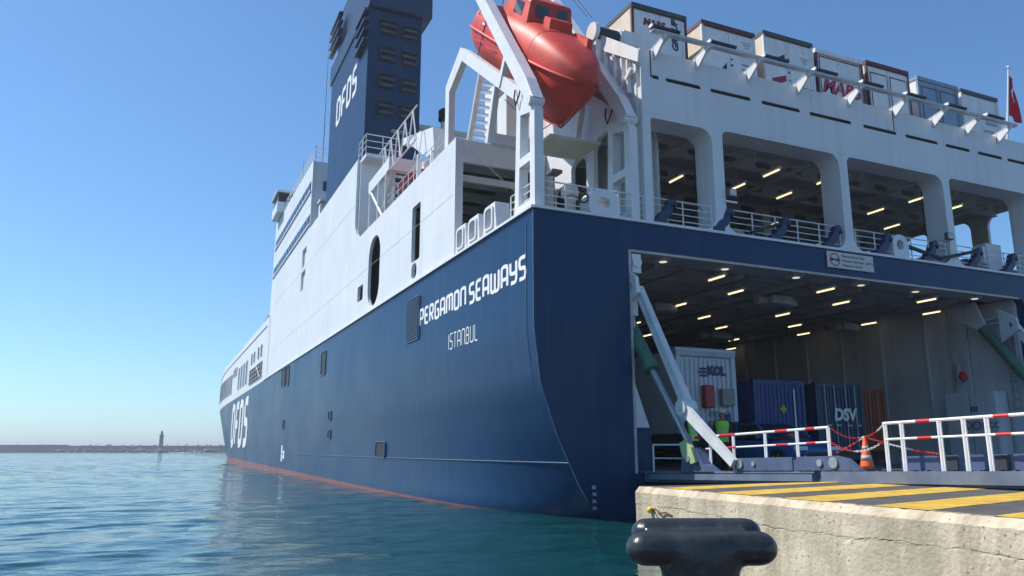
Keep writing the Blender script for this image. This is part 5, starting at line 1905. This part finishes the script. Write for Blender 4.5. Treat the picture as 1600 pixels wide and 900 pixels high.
for xx in (x0 + .2, x1 - .2):
    for yy in (9.0, 10.3, 11.6):
        o = MB().tube((xx - .17, y + yy, 1.67), (xx + .17, y + yy, 1.67), .5, 18).build('tyre', BLACK, EK)
        MB().tube((xx - .18, y + yy, 1.67), (xx + .18, y + yy, 1.67), .27, 12).build('rim', STEEL, o)


def container(name, x0, x1, y, z0, z1, m, label, doors, L=12):
    t = empty(name, ((x0 + x1) / 2, y, z0), label, 'container', 'containers by the vehicle deck wall')
    MB().box(x0 + .03, x1 - .03, y + .05, y + L, z0 + .1, z1 - .04).build('body', m, t)
    mb = MB()
    for a, b in ((x0, x0 + .14), (x1 - .14, x1)):
        mb.box(a, b, y, y + .14, z0, z1)
    mb.box(x0 + .14, x1 - .14, y, y + .1, z0, z0 + .14).box(x0 + .14, x1 - .14, y, y + .1, z1 - .14, z1)
    mb.build('frame', m, t)
    mb = MB()
    for k in range(11):
        xx = x0 + .18 + k * (x1 - x0 - .36) / 11
        mb.box(xx, xx + .1, y + .02, y + .05, z0 + .16, z1 - .16)
    mb.build('corrugation', m, t)
    mb = MB()
    for k in range(30):
        mb.box(x0 - .0, x0 + .03, y + .3 + k * .38, y + .5 + k * .38, z0 + .16, z1 - .16)
    mb.build('side_corrugation', m, t)
    if doors:
        for f in (.18, .38, .62, .82):
            xx = x0 + (x1 - x0) * f
            o = MB().tube((xx, y - .02, z0 + .08), (xx, y - .02, z1 - .08), .02, 6).build('lock_rod', STEEL, t)
            MB().box(xx - .02, xx + .22, y - .05, y - .02, z0 + .95, z0 + 1.0).build('lock_handle', STEEL, o)
    for xx in (x0 + .09, x1 - .09):
        for zz in (z0 + .06, z1 - .06):
            MB().cbox(xx - .1, xx + .1, y - .012, y + .17, zz - .07, zz + .07, .01).build('corner_casting', m, t)
    # low roll trailer under the box
    b = MB().box(x0 + .1, x1 - .1, y + .2, y + L - .3, z0 - .32, z0 - .01).build('roll_trailer', TRIM_D, t)
    for xx in (x0 + .4, x1 - .4):
        for yy in (1.5, 9.5):
            MB().tube((xx - .15, y + yy, 1.16 + .2), (xx + .15, y + yy, 1.16 + .2), .2, 12).build('wheel', BLACK, b)
    return t


CB = mat('container_blue', (.03, .06, .22), .5, var=.15, scale=1.5, streak=.2)
CN = mat('container_navy', (.03, .065, .13), .5, var=.15, scale=1.5, streak=.2)
CO = mat('container_orange', (.42, .12, .05), .55, var=.2, scale=1.5, streak=.2)
k1 = container('shipping_container', 19.62, 22.06, 22.0, 1.72, 4.30, CB, 'bright blue corrugated container beside the white trailer front', False)
MB().box(21.5, 21.56, 21.985, 22.018, 2.3, 4.0).build('white_strip', LETTER, k1)
plate('hazard_label', [(20.8, 3.25), (20.97, 3.42), (21.14, 3.25), (20.97, 3.08)], [], .006, 'Y', 21.99, mat('label_yellow', (.5, .42, .05), .6), k1)
k2 = container('shipping_container', 22.62, 25.06, 22.0, 1.72, 4.30, CN, 'dark navy container with white three-letter mark on its doors', True)
text('container_lettering', 'DSV', .62, (24.0, 21.955, 3.08), 'Y', LETTER, k2, bold=.03, shear=.1)
k3 = container('shipping_container', 25.5, 27.94, 23.4, 1.72, 4.30, CO, 'rust orange container half hidden behind the navy one', True)
GBX = mat('gate_grey', (.07, .08, .09), .6)
g_ = empty('parked_truck', (27, 27.2, 1.16), 'dim dark lorry standing deep in the vehicle deck behind the orange container', 'truck')
MB().cbox(25.9, 28.3, 29.0, 36, 2.2, 5.0, .05).build('box_body', GBX, g_)
o = MB().cbox(26.0, 28.2, 36.2, 38.2, 1.7, 4.2, .12).build('cab', GBX, g_)
for xx in (26.2, 28.0):
    for yy in (30, 31.2, 37):
        MB().tube((xx - .15, yy, 1.66), (xx + .15, yy, 1.66), .5, 16).build('wheel', BLACK, g_)

# ------------------------------------------------------------------ blue car
CARB = mat('car_blue', (.012, .10, .26), .22, var=.05, spec=.6)
car = empty('parked_car', (17.4, 19.0, 1.17), 'dark blue hatchback car driving out behind the ramp railing', 'car')
cx, y_r, y_f, zg = 17.4, 21.05, 16.95, 1.18
def carp(s, a, z): return (cx + a, y_r - s, zg + z)
st_ = [(0.0, .55, .80, .45), (.12, .70, .84, .35), (.5, .78, .88, .22), (1.2, .80, .89, .2), (2.2, .82, .90, .2), (2.9, .83, .89, .2), (3.4, .80, .87, .22), (3.85, .74, .82, .26), (4.05, .66, .74, .32), (4.12, .55, .66, .4)]
mb = MB()
rg = []
for s, top, wd_, bot in st_:
    top = {0.0: .85, .12: .95, .5: .98}.get(s, {1.2: .97, 2.2: .95, 2.9: .93, 3.4: .88, 3.85: .78, 4.05: .66, 4.12: .55}.get(s))
    rg.append([carp(s, -wd_ * .96, bot), carp(s, -wd_, bot + .2), carp(s, -wd_, top - .14), carp(s, -wd_ * .92, top), carp(s, wd_ * .92, top), carp(s, wd_, top - .14), carp(s, wd_, bot + .2), carp(s, wd_ * .96, bot)])
n = 8
mb._add([p for r_ in rg for p in r_], [(i * n + j, i * n + (j + 1) % n, (i + 1) * n + (j + 1) % n, (i + 1) * n + j) for i in range(len(rg) - 1) for j in range(n)] + [tuple(range(n)), tuple(range((len(rg) - 1) * n, len(rg) * n))])
o = mb.build('body', CARB, car); soften(o, 35)
sb = o.modifiers.new('s', 'SUBSURF'); sb.levels = 1; sb.render_levels = 2
gh = [(.10, .74, .95), (.45, .66, 1.38), (1.0, .63, 1.47), (1.9, .63, 1.46), (2.35, .66, 1.36), (3.0, .76, .93)]
mb = MB()
q = []
for s, wd_, z in gh:
    q += [carp(s, -(.82 if z > 1 else wd_ + .05), .94), carp(s, -wd_, z), carp(s, wd_, z), carp(s, (.82 if z > 1 else wd_ + .05), .94)]
mb._add(q, [(i * 4 + j, i * 4 + j + 1, i * 4 + 5 + j, i * 4 + 4 + j) for i in range(len(gh) - 1) for j in range(3)] + [(0, 1, 2, 3), (20, 21, 22, 23)])
ca = mb.build('cabin', GLASS, car); soften(ca, 30)
mb = MB()
mb._add([carp(.45, -.64, 1.395), carp(.45, .64, 1.395), carp(1.0, -.62, 1.485), carp(1.0, .62, 1.485), carp(1.9, -.62, 1.475), carp(1.9, .62, 1.475), carp(2.35, -.64, 1.375), carp(2.35, .64, 1.375)], [(0, 1, 3, 2), (2, 3, 5, 4), (4, 5, 7, 6)])
mb.build('roof', CARB, car)
for sg_ in (-1, 1):
    mb = MB()
    for p, q_ in (((2.35, .66, 1.37), (3.0, .82, .94)), ((1.45, .635, 1.47), (1.5, .825, .94)), ((.45, .66, 1.38), (.15, .80, .95)), ((.45, .655, 1.38), (2.35, .655, 1.38))):
        mb.beam(carp(p[0], sg_ * (p[1] + .01), p[2]), carp(q_[0], sg_ * (q_[1] + .01), q_[2]), .05, .05)
    mb.build('window_pillar', CARB, car)
    for s in (.75, 3.35):
        wh = MB().tube(carp(s, sg_ * .70, .31), carp(s, sg_ * .895, .31), .315, 22).build('wheel', BLACK, car)
        mb = MB()
        mb.tube(carp(s, sg_ * .88, .31), carp(s, sg_ * .905, .31), .07, 10)
        for k in range(5):
            a = 2 * math.pi * k / 5
            mb.beam(carp(s, sg_ * .902, .31), carp(s + .2 * math.cos(a), sg_ * .902, .31 + .2 * math.sin(a)), .05, .02)
        mb.build('rim', STEEL, wh)
    MB().cbox(cx + sg_ * .62 - .17, cx + sg_ * .62 + .17, y_f - .035, y_f + .2, zg + .58, zg + .70, .03).build('headlight', mat('headlight', (.7, .72, .74), .1), car)
    MB().tube(carp(4.11, sg_ * .6, .38), carp(4.16, sg_ * .6, .38), .06, 10).build('fog_lamp', MATS['headlight'], car)
    MB().cbox(cx + sg_ * .98 - .1, cx + sg_ * .98 + .1, y_r - 2.75, y_r - 2.63, zg + .92, zg + 1.05, .03).build('wing_mirror', CARB, car)
MB().cbox(cx - .45, cx + .45, y_f - .03, y_f + .1, zg + .42, zg + .54, .02).build('grille', BLACK, car)
MB().box(cx - .26, cx + .26, y_f - .045, y_f - .031, zg + .30, zg + .41).build('number_plate', LETTER, car)

# ------------------------------------------------------------------ people
SKIN = mat('skin', (.42, .25, .18), .5)
VEST = mat('hi_vis_vest', (.38, .78, .05), .7, var=.12, scale=8)
TROU = mat('dark_trousers', (.02, .025, .04), .8, var=.2, scale=8)
HELM = mat('helmet_pale', (.65, .58, .35), .4)
TAPE = mat('reflective_grey', (.6, .62, .6), .3)


def skin_mesh(name, verts, edges, radii, root=0, sub=1):
    me = bpy.data.meshes.new(name)
    me.from_pydata(verts, edges, [])
    o = link(bpy.data.objects.new('tmp', me))
    o.modifiers.new('k', 'SKIN')
    for i, sv in enumerate(me.skin_vertices[0].data):
        r = radii[i]
        sv.radius = r if isinstance(r, tuple) else (r, r)
        sv.use_root = (i == root)
    sb = o.modifiers.new('s', 'SUBSURF'); sb.levels = sub; sb.render_levels = sub
    dg = bpy.context.evaluated_depsgraph_get()
    m2 = bpy.data.meshes.new_from_object(o.evaluated_get(dg))
    bpy.data.objects.remove(o)
    m2.name = name
    return m2


def person(loc, rz_, label, lean, helmet, armL, armR):
    """standing figure facing local -Y; lean bends the trunk forward"""
    t = empty('person', loc, label, 'person', rz=rz_)
    sl, cl_ = math.sin(lean), math.cos(lean)
    def tr(x, y, z):                                  # trunk point, bent about the hip
        h = z - .95
        return (x, y * cl_ - h * sl, .95 + h * cl_ + y * sl)
    V, E_, Rd = [], [], []
    def add(p, r, par=None):
        V.append(p); Rd.append(r)
        if par is not None: E_.append((par, len(V) - 1))
        return len(V) - 1
    pel = add((0, 0, .95), (.16, .12))
    wst = add(tr(0, 0, 1.12), (.15, .11), pel)
    ch = add(tr(0, -.01, 1.33), (.18, .125), wst)
    nb = add(tr(0, .01, 1.48), (.085, .075), ch)
    nk = add(tr(0, -.005, 1.55), (.055, .058), nb)
    hd = add(tr(0, -.02, 1.64), (.075, .092), nk)
    add(tr(0, -.02, 1.74), (.07, .085), hd)
    for sg_, arm in ((-1, armL), (1, armR)):
        hip = add((sg_ * .10, 0, .88), (.09, .095), pel)
        kn = add((sg_ * .115, -.03, .50), (.062, .065), hip)
        an = add((sg_ * .12, .02, .10), (.042, .045), kn)
        add((sg_ * .125, -.14, .045), (.042, .035), an)
        sh = add(tr(sg_ * .19, 0, 1.43), (.065, .065), ch)
        el = add(tr(*(arm[0][0] * sg_, arm[0][1], arm[0][2])), .046, sh)
        wr = add(tr(*(arm[1][0] * sg_, arm[1][1], arm[1][2])), .03, el)
        W, Ee = Vector(V[wr]), Vector(V[el])
        d = (W - Ee).normalized()
        s_ = d.orthogonal().normalized(); n_ = d.cross(s_)
        pm = add(tuple(W + d * .07), (.034, .02), wr)
        for k, ln_ in enumerate((.07, .085, .08, .06)):
            f1 = add(tuple(W + d * .10 + s_ * (k - 1.5) * .021), .0095, pm)
            f2 = add(tuple(W + d * (.10 + ln_ * .6) + s_ * (k - 1.5) * .023 + n_ * .01), .0085, f1)
            add(tuple(W + d * (.10 + ln_) + s_ * (k - 1.5) * .023 + n_ * .035), .0075, f2)
        th = add(tuple(W + d * .05 + s_ * .05), .010, pm)
        add(tuple(W + d * .09 + s_ * .07 + n_ * .015), .0085, th)
    me = skin_mesh('body', V, E_, Rd, 0, 1)
    me.materials.clear()
    for k in (SKIN, TROU): me.materials.append(k)
    for p in me.polygons:
        c_ = p.center
        p.material_index = 1 if (c_.z < 1.02) else 0
    # dark sleeves
    me.materials.append(TROU)
    for p in me.polygons:
        c_ = p.center
        if abs(c_.x) > .17 and c_.z > .9:
            wrs = [Vector(tr(a[1][0] * s2, a[1][1], a[1][2])) for s2, a in ((-1, armL), (1, armR))]
            if min((c_ - w_).length for w_ in wrs) > .13:
                p.material_index = 2
    me.polygons.foreach_set('use_smooth', [True] * len(me.polygons))
    fin('body', me, None, t, local=True)
    # vest: shell over the trunk
    q, fs = [], []
    lev = [(.86, .185, .14), (1.0, .18, .14), (1.12, .175, .135), (1.25, .195, .145), (1.36, .215, .15), (1.44, .20, .125), (1.485, .13, .095)]
    sgm = 16
    for z, a, b in lev:
        for k in range(sgm):
            th = 2 * math.pi * k / sgm
            ca_, sa_ = math.cos(th), math.sin(th)
            q.append(tr(a * math.copysign(abs(ca_) ** .8, ca_), b * math.copysign(abs(sa_) ** .8, sa_), z))
    for i in range(len(lev) - 1):
        for k in range(sgm):
            k2 = (k + 1) % sgm
            fs.append((i * sgm + k, i * sgm + k2, (i + 1) * sgm + k2, (i + 1) * sgm + k))
    mb = MB(); mb._add(q, fs)
    vs_ = mb.build('vest', VEST, t, smooth=True, local=True)
    for zc in (1.02, 1.17):
        a = float(np.interp(zc, [l_[0] for l_ in lev], [l_[1] for l_ in lev])) + .006
        b = float(np.interp(zc, [l_[0] for l_ in lev], [l_[2] for l_ in lev])) + .006
        mb = MB(); q = []
        for z in (zc - .025, zc + .025):
            for k in range(sgm):
                th = 2 * math.pi * k / sgm
                ca_, sa_ = math.cos(th), math.sin(th)
                q.append(tr(a * math.copysign(abs(ca_) ** .8, ca_), b * math.copysign(abs(sa_) ** .8, sa_), z))
        mb._add(q, [(k, (k + 1) % sgm, sgm + (k + 1) % sgm, sgm + k) for k in range(sgm)])
        mb.build('reflective_band', TAPE, vs_, smooth=True, local=True)
    hc = Vector(tr(0, -.02, 1.68))
    if helmet:
        bm = bmesh.new(); bmesh.ops.create_uvsphere(bm, u_segments=14, v_segments=8, radius=.125)
        for v in list(bm.verts):
            if v.co.z < -.01: bm.verts.remove(v)
        hm = MB().bm(bm, Matrix.Translation(hc + Vector((0, 0, .05))) @ Matrix.Diagonal((.95, 1.1, .95, 1)))
        hm.lathe([(.15, 0), (.15, .012), (.1, .02)], hc + Vector((0, -.015, .04)), 14)
        hm.build('helmet', HELM, t, smooth=True, local=True)
    else:
        bm = bmesh.new(); bmesh.ops.create_uvsphere(bm, u_segments=14, v_segments=8, radius=.115)
        for v in list(bm.verts):
            if v.co.z < -.03 and v.co.y < .02: bm.verts.remove(v)
        MB().bm(bm, Matrix.Translation(hc + Vector((0, .012, .03)))).build('hair', BLACK, t, smooth=True, local=True)
    mb = MB()
    bm = bmesh.new(); bmesh.ops.create_uvsphere(bm, u_segments=8, v_segments=6, radius=.016)
    mb.bm(bm, Matrix.Translation(hc + Vector((0, -.112, -.03))) @ Matrix.Diagonal((.8, 1.2, 1.5, 1)))
    for sg_ in (-1, 1):
        bm = bmesh.new(); bmesh.ops.create_uvsphere(bm, u_segments=8, v_segments=6, radius=.025)
        mb.bm(bm, Matrix.Translation(hc + Vector((sg_ * .083, .01, -.02))) @ Matrix.Diagonal((.4, .8, 1.2, 1)))
    mb.build('face_features', SKIN, t, smooth=True, local=True)
    mb = MB()
    for sg_ in (-1, 1):
        mb.box(sg_ * .033 - .012, sg_ * .033 + .012, hc.y - .107, hc.y - .092, hc.z - .004, hc.z + .008)
    mb.box(-.022, .022, hc.y - .105, hc.y - .09, hc.z - .07, hc.z - .062)
    mb.build('eyes_and_mouth', BLACK, t, local=True)
    mb = MB()
    for sg_ in (-1, 1):
        mb.cbox(sg_ * .125 - .05, sg_ * .125 + .05, -.2, .08, 0.0, .09, .025)
    mb.build('boots', BLACK, t, local=True)
    return t


hang = ((.27, .02, 1.13), (.27, -.10, .90))
person((14.32, 18.75, 1.155), R(200), 'person in bright green vest with back turned and head bowed, behind the white lever', .18, False, ((.26, -.05, 1.15), (.16, -.25, 1.10)), hang)
person((15.42, 18.75, 1.155), R(-35), 'person in bright green vest and pale helmet beside the blue car', .0, True, hang, ((.28, -.04, 1.14), (.2, -.26, 1.08)))

# ------------------------------------------------------------------ cones and chains
def cone(x, y, z, s, label, stripes=True):
    t = empty('traffic_cone', (x, y, z), label, 'traffic cone', 'traffic cones on the ramp')
    MB().cbox(x - .19 * s, x + .19 * s, y - .19 * s, y + .19 * s, z, z + .035 * s, .01).build('base', mat('cone_base', (.07, .06, .06), .7), t)
    c_ = MB().lathe([(.145 * s, .03 * s), (.125 * s, .10 * s), (.032 * s, .63 * s), (.02 * s, .65 * s)], (x, y, z), 20).build('body', ORANGE, t, smooth=True)
    def rr_(h): return .125 - (h - .10) / .53 * .093 + .003
    for a, b, m in ((.19, .29, mat('cone_band', (.40, .36, .36), .5)), (.40, .47, MATS['cone_band'])):
        MB().lathe([(rr_(a) * s, a * s), (rr_(b) * s, b * s)], (x, y, z), 20).build('reflective_band', m, c_, smooth=True)
    return t


cone(12.62, 11.12, rz(11.1) + .02, .98, 'orange traffic cone in the gap between the ramp railings')
cone(13.6, 16.2, rz(16.2) + .02, .95, 'orange traffic cone half hidden behind the railing near the lever')
CHW = mat('chain_white', (.75, .74, .72), .4)


def chain(pts, label):
    """plastic chain: alternating red and white runs of links"""
    P = [Vector(p) for p in pts]
    d = [0]
    for a, b in zip(P, P[1:]): d.append(d[-1] + (b - a).length)
    n = int(d[-1] / .042)
    mb = MB()
    for k in range(n):
        s = d[-1] * (k + .5) / n
        i = max(j for j in range(len(d) - 1) if d[j] <= s)
        f = (s - d[i]) / (d[i + 1] - d[i])
        p = P[i].lerp(P[i + 1], f)
        t = (P[i + 1] - P[i]).normalized()
        a = t.cross(Vector((0, 0, 1))).normalized()
        if k % 2: a = t.cross(a).normalized()
        mb.cur = 0 if (k // 14) % 2 else 1
        ring_ = [p + t * (.032 * math.cos(2 * math.pi * j / 8)) + a * (.015 * math.sin(2 * math.pi * j / 8)) for j in range(8)]
        mb.path(ring_ + ring_[:1], .0062, 4)
    o = mb.build('barrier_chain', None, None, mats=[CHW, RED])
    tag(o, label, 'chain', 'red and white chains at the ramp gap')


def sag(a, b, s, n=14):
    a, b = Vector(a), Vector(b)
    return [a.lerp(b, k / n) - Vector((0, 0, s * 4 * (k / n) * (1 - k / n))) for k in range(n + 1)]


def zt(y): return rz(y) + .865
top = (12.62, 11.12, rz(11.1) + .02 + .635)
rA, rB = (12.22, 11.6, zt(11.6)), (12.22, 10.3, zt(10.3))
rAl, rBl = (12.22, 11.6, zt(11.6) - .29), (12.22, 10.3, zt(10.3) - .29)
chain(sag(rA, top, .10), 'red and white chain from the left railing top to the cone tip')
chain(sag(top, rB, .05), 'red and white chain from the cone tip up to the right railing')
chain(sag(rAl, rBl, .20), 'red and white chain sagging low between the two railing ends')
chain(sag((12.22, 11.62, zt(11.6) - .55), top, .02), 'red and white chain rising from the left railing foot to the cone tip')
chain(sag(top, (12.42, 9.3, rz(9.3) + .28), .04), 'red and white chain running from the cone tip down to the kerb on the right')

# ------------------------------------------------------------------ sea haze
hz = bpy.data.materials.new('sea_haze')
hz.use_nodes = True
hn, hl = hz.node_tree.nodes, hz.node_tree.links
hn.remove(hn['Principled BSDF'])
pv = hn.new('ShaderNodeVolumePrincipled')
pv.inputs['Color'].default_value = (0.80, 0.88, 0.95, 1)
pv.inputs['Density'].default_value = 0.00055
pv.inputs['Anisotropy'].default_value = 0.25
hl.new(pv.outputs[0], hn['Material Output'].inputs['Volume'])
tag(MB().box(-9500, 9500, -9500, 9500, -3.6, 36.0).build('haze', hz), kind='stuff')
